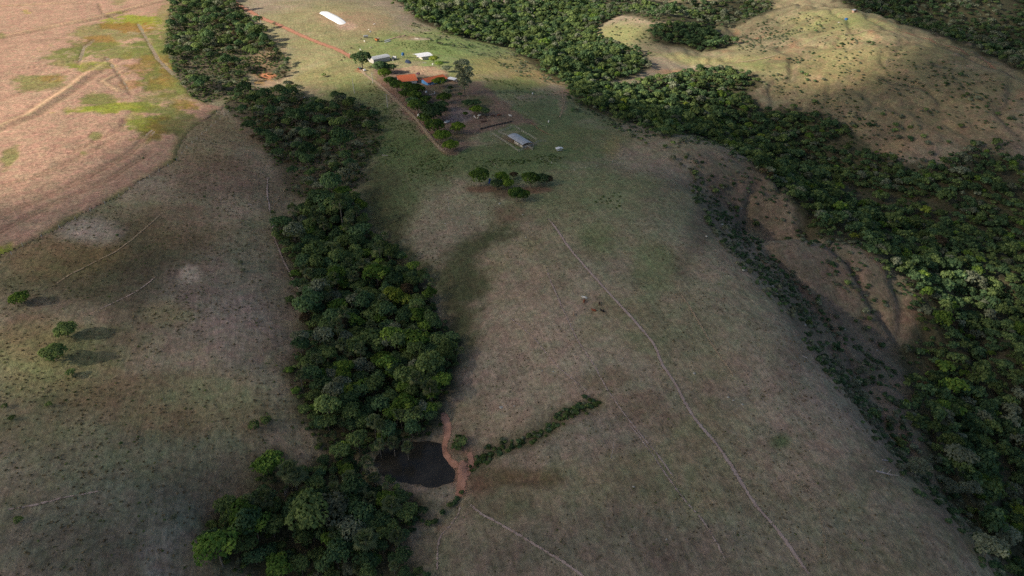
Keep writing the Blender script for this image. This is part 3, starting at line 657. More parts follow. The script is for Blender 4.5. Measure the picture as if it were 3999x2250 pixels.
# ------------------------------------------------------------------ the clouds that shade the land: unseen, over the viewer's left shoulder, density shaped to give the lit and shaded patches
def lit_fraction(x, y, z):
    """how much sun reaches this place"""
    u, v, w = project(x, y, z)
    return u, v
CLOUD_Z = 720.0
def shade_clouds():
    s = CLOUD_Z/math.tan(SUN_EL); shift = -np.array([math.cos(SUN_TRAVEL), math.sin(SUN_TRAVEL)])*s
    n, step = 190, 13.0
    X0, Y0 = np.meshgrid((np.arange(n)-n/2)*step+40, np.arange(n)*step-700, indexing='xy')
    # follow the sunbeam from the cloud down to the land
    px, py = X0.ravel()-0, Y0.ravel()-0; z = np.zeros(len(px))
    cx, cy = px+shift[0], py+shift[1]
    for _ in range(7):
        t = (CLOUD_Z-z)/math.sin(SUN_EL); lx, ly = cx+LDIR[0]*t, cy+LDIR[1]*t
        z = .5*z+.5*zbase(lx, ly)
    def blobm(u, v, ru, rv, soft, rot=0):
        c_, s_ = math.cos(R(rot)), math.sin(R(rot))
        P = WL([(u, v), (u+ru*c_, v+ru*s_), (u-rv*s_, v+rv*c_)]); A = np.array([P[1, :2]-P[0, :2], P[2, :2]-P[0, :2]]).T
        q = np.linalg.solve(A, np.array([lx-P[0, 0], ly-P[0, 1]])); return sstep(1+soft, 1-soft, np.hypot(q[0], q[1])+.16*nz)
    nz = fbm(lx, ly, 90, 3, 301)
    def polym(uv, soft):
        P = WL(uv)[:, :2]; return sstep(-soft, soft, sdf(lx, ly, P)+12*nz)
    T = np.full(len(lx), .085)
    lit = polym([(-900,520),(-60,520),(80,500),(200,440),(330,370),(470,310),(560,265),(700,225),(860,228),(960,215),(1060,206),(1200,206),(1330,216),(1440,236),(1500,235),(1560,268),(1680,300),(1790,290),(1840,238),(1930,225),(2010,240),(2120,225),(2240,170),(2300,105),(2240,58),(2100,-10),(2100,-60),(-900,-60)], 36)
    shade = np.maximum.reduce([blobm(1730,95,110,36,.5)*.8, blobm(1500,170,150,28,.6)*.45, blobm(1850,40,120,25,.6)*.5, blobm(2080,-10,50,12,.5)*.3])
    T = np.maximum(T, lit*(1-shade)*.97)
    for b, k in (((2400,720,170,70,.6), .95), ((2230,770,120,90,.7), .65), ((2500,760,90,50,.7), .5), ((40,880,330,150,.7), .55), ((10,700,220,120,.7), .42), ((480,1010,230,80,.8), .22), ((60,1100,200,90,.8), .26), ((2450,30,160,50,.7), .4), ((2420,300,150,100,.8), .2), ((1550,560,300,160,.9), .05)):
        T = np.maximum(T, blobm(*b)*k)
    T = np.clip(T-.055*blobm(1500, 1330, 1300, 420, .6)*(T < .2), .03, 1)  # deck thickened where its shade falls on the near pasture, to darken it
    den = 1-T
    # thins out round the rim of the deck
    rr = np.hypot((X0.ravel()-60)/1150, (Y0.ravel()-500)/1130)
    den = den*sstep(1.02, .86, rr+.07*nz)
    thick = 1-np.sqrt(np.clip(1-den, 0.0, 1))        # a beam crosses the under and the upper side
    hgt = den*(26+16*fbm(cx, cy, 120, 3, 311))+.5
    grid = np.arange(n-1)[:, None]*n+np.arange(n-1)[None, :]
    q = np.stack([grid, grid+1, grid+1+n, grid+n], -1).reshape(-1, 4)
    q = q[(den[q] > .015).any(1)]
    used = np.unique(q); rm = np.full(len(cx), -1); rm[used] = np.arange(len(used)); q = rm[q]; m = len(used)
    lo = np.stack([cx, cy, CLOUD_Z-.25*hgt], 1)[used]; up = np.stack([cx, cy, CLOUD_Z+.75*hgt], 1)[used]
    e = np.vstack([q[:, [0, 1]], q[:, [1, 2]], q[:, [2, 3]], q[:, [3, 0]]]); key = set(map(tuple, e.tolist()))
    rim = np.array([(a, b, b+m, a+m) for a, b in e.tolist() if (b, a) not in key])
    me = np_mesh('shade_clouds', np.vstack([lo, up]), np.vstack([q[:, ::-1], q+m, rim]), smooth=True)
    attr_f(me, 'thick', np.tile(thick[used], 2)); me.materials.append(cloud_mat())
    tag(part('shade_clouds', me), 'unseen broken cloud deck high behind the viewer, shaped to shade most of the valley', 'shade_clouds', None, 'stuff')
shade_clouds()
# ------------------------------------------------------------------ foliage
def crown_mesh(name, lobes, n, size, up=.35, seed=0, flat=1.0, droop=0.0, thin=0.0):
    """leaf sprays spread through the lobes of a crown: every spray a small folded pair of faces"""
    r = np.random.default_rng(seed); lobes = np.array(lobes, float)     # x,y,z,rx,ry,rz
    area_ = (lobes[:, 3]*lobes[:, 4]+lobes[:, 3]*lobes[:, 5]); pick = r.choice(len(lobes), n*3, p=area_/area_.sum())
    d = r.normal(size=(n*3, 3)); d /= np.linalg.norm(d, axis=1)[:, None]; d[:, 2] = np.where(d[:, 2] < -.35, -d[:, 2], d[:, 2])
    rad = np.where(r.random(n*3) < .25, r.uniform(.45, .85, n*3), r.uniform(.86, 1.08, n*3))
    L = lobes[pick]; p = L[:, :3]+d*L[:, 3:]*rad[:, None]
    keep = np.ones(n*3, bool)
    for k in range(len(lobes)):      # drop what lies deep inside another lobe
        q = ((p-lobes[k, :3])/lobes[k, 3:]); keep &= ~((np.linalg.norm(q, axis=1) < .72) & (pick != k))
    p, d, pick = p[keep][:n], d[keep][:n], pick[keep][:n]; m = len(p)
    nr = d+r.normal(size=(m, 3))*.55; nr[:, 2] += up; nr /= np.linalg.norm(nr, axis=1)[:, None]
    t = np.cross(nr, r.normal(size=(m, 3))); t /= np.linalg.norm(t, axis=1)[:, None]; b = np.cross(nr, t)
    sz = size*r.uniform(.6, 1.35, m)[:, None]; w = sz*r.uniform(.55, .95, m)[:, None]
    dz = np.array([0, 0, -droop])
    v = np.stack([p-t*w*.5, p-b*sz*.55+nr*sz*.08+dz*sz, p+t*w*.5, p+b*sz*.55+nr*sz*.08+dz*sz, p+nr*sz*.22], 1)   # four tips and a raised middle
    i = np.arange(m)[:, None]*5
    f = np.concatenate([i+np.array([[0, 1, 4]]), i+np.array([[1, 2, 4]]), i+np.array([[2, 3, 4]]), i+np.array([[3, 0, 4]])])
    me = np_mesh(name, v.reshape(-1, 3), f)
    lt = np.clip(r.normal(.35, .28, m)+.35*r.normal(size=len(lobes))[pick], 0, 1)
    attr_f(me, 'leaf', np.repeat(lt, 5)); me.materials.append(None); return me
def blob_lobes(R0, H, base, k, seed, spread=.62, lr=(.38, .55), flat=.8, top=.9):
    r = np.random.default_rng(seed); out = [(0, 0, base+H*.5, R0*.62, R0*.62, H*.5)]
    for i in range(k):
        a = i*2.4+r.uniform(-.5, .5); q = R0*spread*math.sqrt((i+.6)/k)*r.uniform(.85, 1.15); rr = R0*r.uniform(*lr)
        z = base+H*(.42+.42*top*math.sqrt(max(0, 1-(q/R0)**2)))*r.uniform(.88, 1.1)
        out.append((q*math.cos(a), q*math.sin(a), z-rr*.3*flat, rr, rr, rr*flat))
    return out
def trunk_mesh(name, h, r0, limbs, seed, lean=.08, top=.55):
    r = random.Random(seed); mb = MB(); p = Vector((0, 0, -.5)); q = Vector((r.uniform(-lean, lean)*h, r.uniform(-lean, lean)*h, h*top))
    mid = (p+q)/2+Vector((r.uniform(-.04, .04)*h, r.uniform(-.04, .04)*h, 0))
    mb.tube(p, mid, r0, r0*.78, 6, False).tube(mid, q, r0*.78, r0*.55, 6, False)
    for i in range(limbs):
        a = i*2.3+r.uniform(-.5, .5); k = r.uniform(.6, 1.0); s = mid.lerp(q, r.uniform(.3, 1)); e = s+Vector((math.cos(a)*h*.25*k, math.sin(a)*h*.25*k, h*.26))
        mb.tube(s, e, r0*.42, r0*.12, 5, False)
    me = mb.mesh(name, True); me.materials.append(None); return me
def bare_mesh(name, h, spread, seed, depth=4):
    r = random.Random(seed); mb = MB()
    def grow(p, d, l, rad, k):
        e = p+d*l; mb.tube(p, e, rad, rad*.62, 5 if k > 2 else 4 if k > 1 else 3, False)
        if k:
            for i in range(3 if k > 1 else 2):
                q = (d+Vector((r.uniform(-1, 1), r.uniform(-1, 1), r.uniform(-.15, .75)))*spread).normalized()
                grow(e if i else p.lerp(e, .7), q, l*r.uniform(.6, .82), rad*.6, k-1)
    grow(Vector((0, 0, -.4)), Vector((r.uniform(-.1, .1), r.uniform(-.1, .1), 1)).normalized(), h*.34, h*.024, depth)
    me = mb.mesh(name, True); me.materials.append(None); return me
def palm_crown(name, seed, n=19, R0=3.3, h=9.0):
    r = random.Random(seed); V, Fc, A = [], [], []
    for i in range(n):
        a = i*2.39996+r.uniform(-.2, .2); el = R(78-118*(i/n)**1.15+r.uniform(-8, 8)); L = R0*r.uniform(.5, .62)
        ax = Vector((math.cos(a)*math.cos(el), math.sin(a)*math.cos(el), math.sin(el))); o = Vector((0, 0, h)); hub = o+ax*L
        side = ax.cross(Vector((0, 0, 1))); side = side.normalized() if side.length > .01 else Vector((1, 0, 0)); nr = side.cross(ax).normalized()
        b = len(V); V += [o-side*.05, o+side*.05, hub+side*.05, hub-side*.05]; Fc.append([b, b+1, b+2, b+3]); lv = r.uniform(0, .8) if i < n-4 else 1.0; A += [lv*.4]*4
        for k in range(11):
            t = (k-5)/5.0; ang = t*R(105); dr = (ax*math.cos(ang)+side*math.sin(ang)).normalized(); l2 = R0*.55*(1-.18*abs(t))*r.uniform(.9, 1.08)
            tip = hub+dr*l2+Vector((0, 0, -.22*l2))-nr*.1; wv = nr.cross(dr).normalized()*.17; m_ = hub+dr*l2*.55
            b = len(V); V += [hub, m_+wv, tip, m_-wv+nr*.06]; Fc.append([b, b+1, b+2, b+3]); A += [lv, lv, min(1, lv+.3), lv]
    me = np_mesh(name, [tuple(v) for v in V], Fc); attr_f(me, 'leaf', A); me.materials.append(None); return me

LEAF = dict(
    deep=leaf_mat('deep_green_leaves', (.052, .094, .046), (.140, .205, .085)),
    mid=leaf_mat('mid_green_leaves', (.088, .130, .050), (.20, .255, .085)),
    bright=leaf_mat('bright_green_leaves', (.085, .150, .034), (.21, .29, .055)),
    yellow=leaf_mat('yellow_green_leaves', (.15, .19, .034), (.28, .32, .06)),
    olive=leaf_mat('grey_olive_leaves', (.125, .14, .092), (.24, .26, .17)),
    brown=leaf_mat('brownish_leaves', (.075, .055, .034), (.13, .10, .06)),
    mango=leaf_mat('mango_leaves', (.042, .078, .024), (.125, .19, .038), .2),
    mangolime=leaf_mat('fresh_mango_leaves', (.08, .14, .024), (.20, .275, .045), .2),
    palm=leaf_mat('palm_leaves', (.060, .095, .055), (.165, .18, .085)),
    purple=leaf_mat('purple_blossom', (.09, .022, .085), (.16, .035, .15)),
    weed=leaf_mat('weed_leaves', (.07, .105, .036), (.15, .20, .065)),
    grass=leaf_mat('grass_tufts', (.12, .10, .06), (.25, .195, .125), .4),
    twig=leaf_mat('bare_twigs', (.17, .15, .14), (.24, .21, .20), .3))
BARK = plain('bark', (.20, .165, .13), .95, .2, 2.0, bump=.4)
PALEWOOD = plain('weathered_wood', (.42, .39, .36), .9, .2, 2.0)
PALMBARK = plain('palm_trunk', (.22, .19, .155), .95, .25, 3.0)

CR = {}
def _crowns():
    for k in range(3):
        CR['forest', k] = crown_mesh('leafy_crown', blob_lobes(4.0, 5.6, 3.4, 11, 20+k, spread=.8, lr=(.26, .48), flat=.85, top=.75+.1*k), 560, .85, seed=40+k)
        CR['scrub', k] = crown_mesh('open_crown', blob_lobes(3.2, 2.9, 2.0, 7, 60+k, spread=.85, lr=(.26, .42), flat=.62), 300, .72, seed=70+k, up=.5)
        CR['mango', k] = crown_mesh('dense_round_crown', blob_lobes(5.0, 7.4, .9, 17, 90+k, spread=.74, lr=(.27, .36), flat=.9), 1500, .82, seed=80+k)
        CR['shrub', k] = crown_mesh('bushy_crown', blob_lobes(1.5, 1.7, .1, 5, 120+k, lr=(.4, .55)), 130, .58, seed=110+k)
        CR['bare', k] = bare_mesh('bare_branches', 6.5, .75, 130+k)
    CR['palm', 0] = palm_crown('fan_leaves', 3); CR['palm', 1] = palm_crown('fan_leaves', 5, 16, 3.0)
    CR['far', 0] = crown_mesh('canopy_crown', blob_lobes(4.0, 5.0, 2.4, 9, 151, spread=.82, lr=(.26, .46)), 300, 1.1, seed=161)
    CR['far', 1] = crown_mesh('canopy_crown', blob_lobes(3.4, 4.2, 1.8, 6, 152, spread=.8), 200, 1.2, seed=162)
    for k in range(2):
        CR['forest_trunk', k] = trunk_mesh('trunk', 8.0, .2, 5, 200+k); CR['scrub_trunk', k] = trunk_mesh('trunk', 4.6, .13, 5, 210+k, .16)
        CR['mango_trunk', k] = trunk_mesh('trunk', 6.5, .34, 6, 220+k, .03); CR['shrub_trunk', k] = trunk_mesh('stem', 1.4, .05, 3, 240+k)
    CR['palm_trunk', 0] = MB().tube((0, 0, -.5), (.12, .05, 4.6), .22, .19, 7, False).tube((.12, .05, 4.6), (0, 0, 9.05), .19, .17, 7).mesh('trunk', True)
    CR['palm_trunk', 0].materials.append(None)
_crowns()

def tree(kind, leaf, x, y, s, label, name, cat, group=None, rz=None, z=None, sz=1.0, trunk=True, dz=0.0):
    z = ground(x, y) if z is None else z
    k = random.randrange(2 if kind == 'far' else 3); rz = random.uniform(0, math.tau) if rz is None else rz
    if kind == 'bare':
        o = part(name, CR['bare', k], None, LEAF['twig'], (x, y, z+dz), (0, 0, rz), (s, s, s*sz)); return tag(o, label, cat, group)
    if kind == 'palm':
        o = thing(name, label, cat, (x, y, z+dz), rz, group); o.scale = (s, s, s*sz)
        part('trunk', CR['palm_trunk', 0], o, PALMBARK); part('crown', CR['palm', k % 2], o, LEAF['palm']); return o
    if not trunk:
        o = part(name, CR[kind, k], None, LEAF[leaf], (x, y, z+dz), (0, 0, rz), (s, s, s*sz)); return tag(o, label, cat, group)
    o = thing(name, label, cat, (x, y, z+dz), rz, group); o.scale = (s, s, s*sz)
    part('trunk' if kind != 'shrub' else 'stem', CR[kind+'_trunk', k % 2], o, BARK)
    part('crown', CR[kind, k], o, LEAF[leaf]); return o

# ------------------------------------------------------------------ the woods: scatter, then the largest as single trees, the rest as one mass of woodland
def scatter(poly, sp, jit=.42, seed=0):
    r = np.random.default_rng(seed); lo, hi = poly.min(0), poly.max(0)
    nx, ny = int((hi[0]-lo[0])/sp)+2, int((hi[1]-lo[1])/sp)+2
    X, Y = np.meshgrid(lo[0]+np.arange(nx)*sp, lo[1]+np.arange(ny)*sp); X[1::2] += sp/2
    X = X.ravel()+r.uniform(-jit, jit, X.size)*sp; Y = Y.ravel()+r.uniform(-jit, jit, Y.size)*sp
    m = inside(X, Y, poly); return X[m], Y[m], r
WOODS = []      # zone, kind, leaf, x, y, scale
EDGE = dict(main=5, low=4, mid=10, up=8, top=15, hill=15, hill2=7, val=15, far=12)
def fill(zone, sp, mix, smin, smax, thin=None, jit=.42, seed=0, edge_small=True):
    P = wood_polys[zone]; e = EDGE[zone]; r = np.random.default_rng(seed)
    lo, hi = P.min(0)-e*1.5, P.max(0)+e*1.5; nx, ny = int((hi[0]-lo[0])/sp)+2, int((hi[1]-lo[1])/sp)+2
    X, Y = np.meshgrid(lo[0]+np.arange(nx)*sp, lo[1]+np.arange(ny)*sp); X[1::2] += sp/2
    X = X.ravel()+r.uniform(-jit, jit, X.size)*sp; Y = Y.ravel()+r.uniform(-jit, jit, Y.size)*sp
    d = sdf(X, Y, P)+e*(.9*fbm(X, Y, 24, 2, 420+seed)+.5*fbm(X, Y, 8, 2, 440+seed)); m = r.random(len(X)) < sstep(-.35*e, .35*e, d)
    m &= ~inside(X, Y, FIELD_W); X, Y, d = X[m], Y[m], d[m]; u, v, w = project(X, Y, zfun(X, Y))
    pc = POND2.mean(0); keep = ~((np.abs(X-pc[0]-(Y-pc[1])*pc[0]/pc[1]) < 15) & (Y > pc[1]-46) & (Y < pc[1]+5)); X, Y, d, u, v = X[keep], Y[keep], d[keep], u[keep], v[keep]
    names = [m_[0] for m_ in mix]; pr = np.array([m_[1] for m_ in mix]); pr = pr/pr.sum()
    clump = fbm(X, Y, 26, 2, 400+seed); big = r.random(len(X))
    for i in range(len(X)):
        if thin is not None and r.random() > thin(X[i], Y[i], u[i], v[i], d[i], clump[i]): continue
        kind, leaf = names[r.choice(len(names), p=pr)]
        s = r.uniform(smin, smax)*(.6+.4*min(1, max(0, d[i])/9) if edge_small else 1)*(1+.22*clump[i])*(1.45 if big[i] > .93 else 1)
        WOODS.append((zone, kind, leaf, X[i], Y[i], s, d[i]))
def dens_main(x, y, u, v, d, c):
    if u < 760 and 820 < v < 1150: return .45+.4*c
    return 1.0 if inside(np.array([x]), np.array([y]), POND)[0] == False else 0
def dens_mid(x, y, u, v, d, c):
    if 660 < u < 830 and 360 < v < 500: return .5+.6*c
    return .66+.55*c
def dens_up(x, y, u, v, d, c):
    if ((u-672)/38)**2+((v-165)/42)**2 < 1: return .05
    return .55+.7*c
def dens_low(x, y, u, v, d, c):
    if 700 < u < 800 and 1140 < v < 1230: return .3
    return .95
fill('main', 4.1, [(('forest', 'deep'), 4.6), (('forest', 'mid'), 3.2), (('forest', 'bright'), 1.1), (('forest', 'olive'), .6), (('forest', 'yellow'), .12), (('forest', 'brown'), .1), (('scrub', 'mid'), .8), (('palm', 'palm'), 1.3), (('bare', 'twig'), .06)], .42, 1.12, dens_main, seed=1)
fill('low', 4.2, [(('forest', 'deep'), 4.6), (('forest', 'mid'), 2.8), (('forest', 'bright'), .9), (('forest', 'olive'), .8), (('scrub', 'mid'), .7), (('palm', 'palm'), 2.0), (('bare', 'twig'), .08)], .42, 1.12, dens_low, seed=2)
fill('mid', 5.2, [(('forest', 'deep'), 2.6), (('scrub', 'mid'), 2.5), (('scrub', 'olive'), 4.4), (('forest', 'mid'), 1.0), (('scrub', 'brown'), .5), (('shrub', 'mid'), .7), (('bare', 'twig'), .3)], .55, 1.25, dens_mid, seed=3)
fill('up', 5.8, [(('forest', 'deep'), 1.8), (('scrub', 'olive'), 4), (('scrub', 'mid'), 3.2), (('forest', 'mid'), 1.4), (('scrub', 'brown'), .5), (('bare', 'twig'), .3)], .8, 1.35, dens_up, seed=4)
fill('top', 5.2, [(('far', 'deep'), 4), (('far', 'mid'), 3.6), (('far', 'olive'), 1.5), (('far', 'bright'), .5), (('bare', 'twig'), .2)], .5, 1.2, seed=5)
fill('hill', 7.4, [(('far', 'deep'), 3), (('far', 'mid'), 2), (('far', 'olive'), 3)], .6, 1.1, lambda x, y, u, v, d, c: .7+.6*c, seed=6)
fill('hill2', 6.2, [(('far', 'deep'), 4), (('far', 'mid'), 1.5), (('bare', 'twig'), .2)], .7, 1.15, seed=7)
def dens_val(x, y, u, v, d, c):
    if u > 2000 and v < 640 and c > .2: return .35
    return .95 if c < .3 else .6
fill('val', 4.5, [(('far', 'deep'), 5), (('far', 'mid'), 4), (('far', 'olive'), .9), (('far', 'bright'), .6), (('far', 'yellow'), .07), (('bare', 'twig'), .12), (('far', 'brown'), .05)], .4, 1.05, dens_val, seed=8)
fill('far', 7.0, [(('far', 'deep'), 4), (('far', 'mid'), 2), (('far', 'olive'), 3)], .6, 1.15, lambda x, y, u, v, d, c: (.45+.5*c) if (2340 < u < 2560 and v < 60) else 1.0, seed=9)

ZONE_TEXT = dict(main='central gully wood', low='lower gully wood', mid='shaded scrub wood', up='sunlit scrub wood', top='far forest behind the farm', hill='thicket past the grassy saddle', hill2='dark copse on the small hill', val='ravine forest', far='forest past the ridge')
def spot(zone, u, v, d):
    if zone in ('main', 'low'):
        if math.hypot(u-1030, (v-1160)*1.2) < 130: return 'by the dark pond, '
        if zone == 'main':
            if v < 600: return 'at the upper end of the '
            if d < 8: return 'on the left edge of the ' if u < 850 else 'on the damp hollow edge of the '
            return ('upslope' if v < 680 else 'high' if v < 760 else 'midway' if v < 850 else 'low' if v < 950 else 'at the foot')+(' in the left half of the ' if u < 930 else ' in the right half of the ')
        if d < 8: return 'on the hillside edge of the ' if u < 720 else 'on the dam side edge of the '
        return ('along the bottom' if v > 1380 else 'low down' if v > 1310 else 'midway' if v > 1250 else 'near the top')+(' in the left half of the ' if u < 800 else ' in the right half of the ')
    if zone == 'mid':
        if d < 8: return 'on the hillside edge of the ' if u < 720 else 'on the pasture edge of the '
        return 'below the orange pond in the ' if v < 330 else 'low in the '
    if zone == 'up':
        if d < 8: return 'against the crop side of the ' if u < 520 else 'on the pasture edge of the '
        return 'above the orange pond in the ' if u > 600 else 'inside the '
    if zone == 'val':
        m = 'on the margin of the ' if d < 9 else ''
        if v > 1250: return m or 'in the lower right corner of the '
        if v > 1000: return m or ('beside the lowest spur, ' if u < 2440 else 'on the right below the clearing, ')
        if v > 860: return m or 'below the lit clearing, ' 
        if u > 2150 and v > 620: return 'in the sunlit part of the '
        if u > 2300: return 'under the shaded hill end, ' if v < 560 else 'beyond the lower knoll, '
        if u > 2000: return 'under the lit hill, ' if v < 420 else 'behind the upper knoll, '
        return m or ('at the head of the ' if u < 1700 else 'near the sandy saddle, ')
    if zone == 'top': return ('on the margin, ' if d < 9 else '')+('left part of the ' if u < 1200 else 'middle of the ' if u < 1370 else 'right part of the ')
    return 'on the margin of the ' if d < 9 else 'within the '
LEAF_TEXT = dict(deep='dark green', mid='mid green', bright='bright green', yellow='yellowish green', olive='grey green', brown='brownish', palm='green', twig='leafless grey')
KIND_TEXT = dict(forest='broad leaved tree', scrub='open crowned scrub tree', shrub='low bush', far='domed tree', palm='fan palm', bare='dead tree')
NAME = dict(forest='broadleaf_tree', scrub='scrub_tree', shrub='bush', far='forest_tree', palm='fan_palm', bare='dead_tree')
HREF = dict(forest=9, scrub=5, shrub=2, far=7.4, palm=11, bare=6)
def woods():
    Z = np.array([w[0] for w in WOODS]); K = np.array([w[1] for w in WOODS]); LF = np.array([w[2] for w in WOODS])
    x, y, s, d = (np.array([w[i] for w in WOODS]) for i in (3, 4, 5, 6)); z = zfun(x, y)
    hh = np.array([HREF[k] for k in K])*s; u, v, w = project(x, y, z+hh*.7); px = hh*FPX/w*.4
    vis = (u > -20) & (u < 2596) & (v > -20) & (v < 1469)
    # hidden behind a crest?
    for q in np.linspace(.35, .97, 26):
        vis &= (CAM_H+(z+hh-CAM_H)*q) > zfun(x*q, y*q)-1.0
    score = np.where(vis, px, 0); single = np.zeros(len(x), bool)
    for k in set(K):
        idx = np.nonzero((K == k) & vis)[0]; idx = idx[np.argsort(-score[idx])][:296 if k != 'forest' else 290]; single[idx] = True
    rr = np.random.default_rng(5); rot = rr.uniform(0, math.tau, len(x)); sq = rr.uniform(.75, 1.35, len(x))
    for i in np.nonzero(single)[0]:
        k, lf = K[i], LF[i]
        size = ('big ' if s[i] > 1.15 else 'small ' if s[i] < .7 else '')+('upright ' if sq[i] > 1.18 else 'low ' if sq[i] < .88 else '')
        lab = f"{size}{LEAF_TEXT[lf]} {KIND_TEXT[k]} {spot(Z[i], u[i], v[i], d[i])}{ZONE_TEXT[Z[i]]}"
        if len(lab.split()) > 16: lab = lab.replace('upright ', '').replace(' of the ', ' of ')
        if len(lab.split()) > 16: lab = lab.replace('low ', '', 1).replace('big ', '').replace('small ', '').replace('open crowned ', '')
        tree(k, lf, x[i], y[i], s[i], lab, NAME[k], 'palm' if k == 'palm' else 'bush' if k == 'shrub' else 'tree', lab, rz=rot[i], z=z[i], sz=sq[i], trunk=k in ('forest', 'scrub', 'palm'), dz=-.1)
    rest = ~single
    mass('woodland', 'continuous canopy of forest trees in the ravines', x[rest], y[rest], z[rest]-.2, s[rest], rot[rest], sq[rest], [('palm0' if k == 'palm' else k)+'|'+l for k, l in zip(K[rest], LF[rest])])
    return single

def mass(name, label, x, y, z, s, rot, sq, species):
    """countless plants as one object: points that carry copies of a few plant shapes"""
    me = bpy.data.meshes.new(name); n = len(x); me.vertices.add(n)
    me.vertices.foreach_set('co', np.stack([x, y, z], 1).astype(np.float32).ravel())
    kinds = sorted(set(species)); sp = np.array([kinds.index(q) for q in species])
    var = np.random.default_rng(9).integers(0, 2, n)
    attr_f(me, 'kind', sp*2+var)
    for nm, vals in (('size', np.stack([s, s, s*sq], 1)), ('turn', np.stack([rot*0, rot*0, rot], 1))):
        a = me.attributes.new(nm, 'FLOAT_VECTOR', 'POINT'); a.data.foreach_set('vector', vals.astype(np.float32).ravel())
    o = part(name, me); tag(o, label, None, None, 'stuff')
    ng = bpy.data.node_groups.new(name, 'GeometryNodeTree'); ng.interface.new_socket('Geometry', in_out='INPUT', socket_type='NodeSocketGeometry'); ng.interface.new_socket('Geometry', in_out='OUTPUT', socket_type='NodeSocketGeometry')
    L = ng.links.new; gi, go, jn = ng.nodes.new('NodeGroupInput'), ng.nodes.new('NodeGroupOutput'), ng.nodes.new('GeometryNodeJoinGeometry')
    def named(t, nm):
        q = ng.nodes.new('GeometryNodeInputNamedAttribute'); q.data_type = t; q.inputs['Name'].default_value = nm; return q.outputs['Attribute']
    for ki, kn in enumerate(kinds):
        shape, lf = kn.split('|')
        for vv in range(2):
            src = CR['palm', vv] if shape == 'palm0' else CR[shape, vv]
            me2 = src.copy(); me2.materials.clear(); me2.materials.append(LEAF[lf])
            key = f'{shape}_{lf}_{vv}'
            po = PROTO.get(key)
            if po is None:
                po = bpy.data.objects.new('plant_shape', me2); PROTO[key] = po     # never linked to the scene: only a shape
            oi = ng.nodes.new('GeometryNodeObjectInfo'); oi.inputs['Object'].default_value = po; oi.inputs['As Instance'].default_value = True
            ip = ng.nodes.new('GeometryNodeInstanceOnPoints'); cp = ng.nodes.new('FunctionNodeCompare'); cp.data_type = 'FLOAT'; cp.operation = 'EQUAL'
            L(named('FLOAT', 'kind'), cp.inputs[0]); cp.inputs[1].default_value = float(ki*2+vv); cp.inputs['Epsilon'].default_value = .1
            L(gi.outputs[0], ip.inputs['Points']); L(cp.outputs[0], ip.inputs['Selection']); L(oi.outputs['Geometry'], ip.inputs['Instance'])
            L(named('FLOAT_VECTOR', 'size'), ip.inputs['Scale']); L(named('FLOAT_VECTOR', 'turn'), ip.inputs['Rotation']); L(ip.outputs[0], jn.inputs[0])
    L(jn.outputs[0], go.inputs[0])
    md = o.modifiers.new('plants', 'NODES'); md.node_group = ng; return o
PROTO = {}
woods()
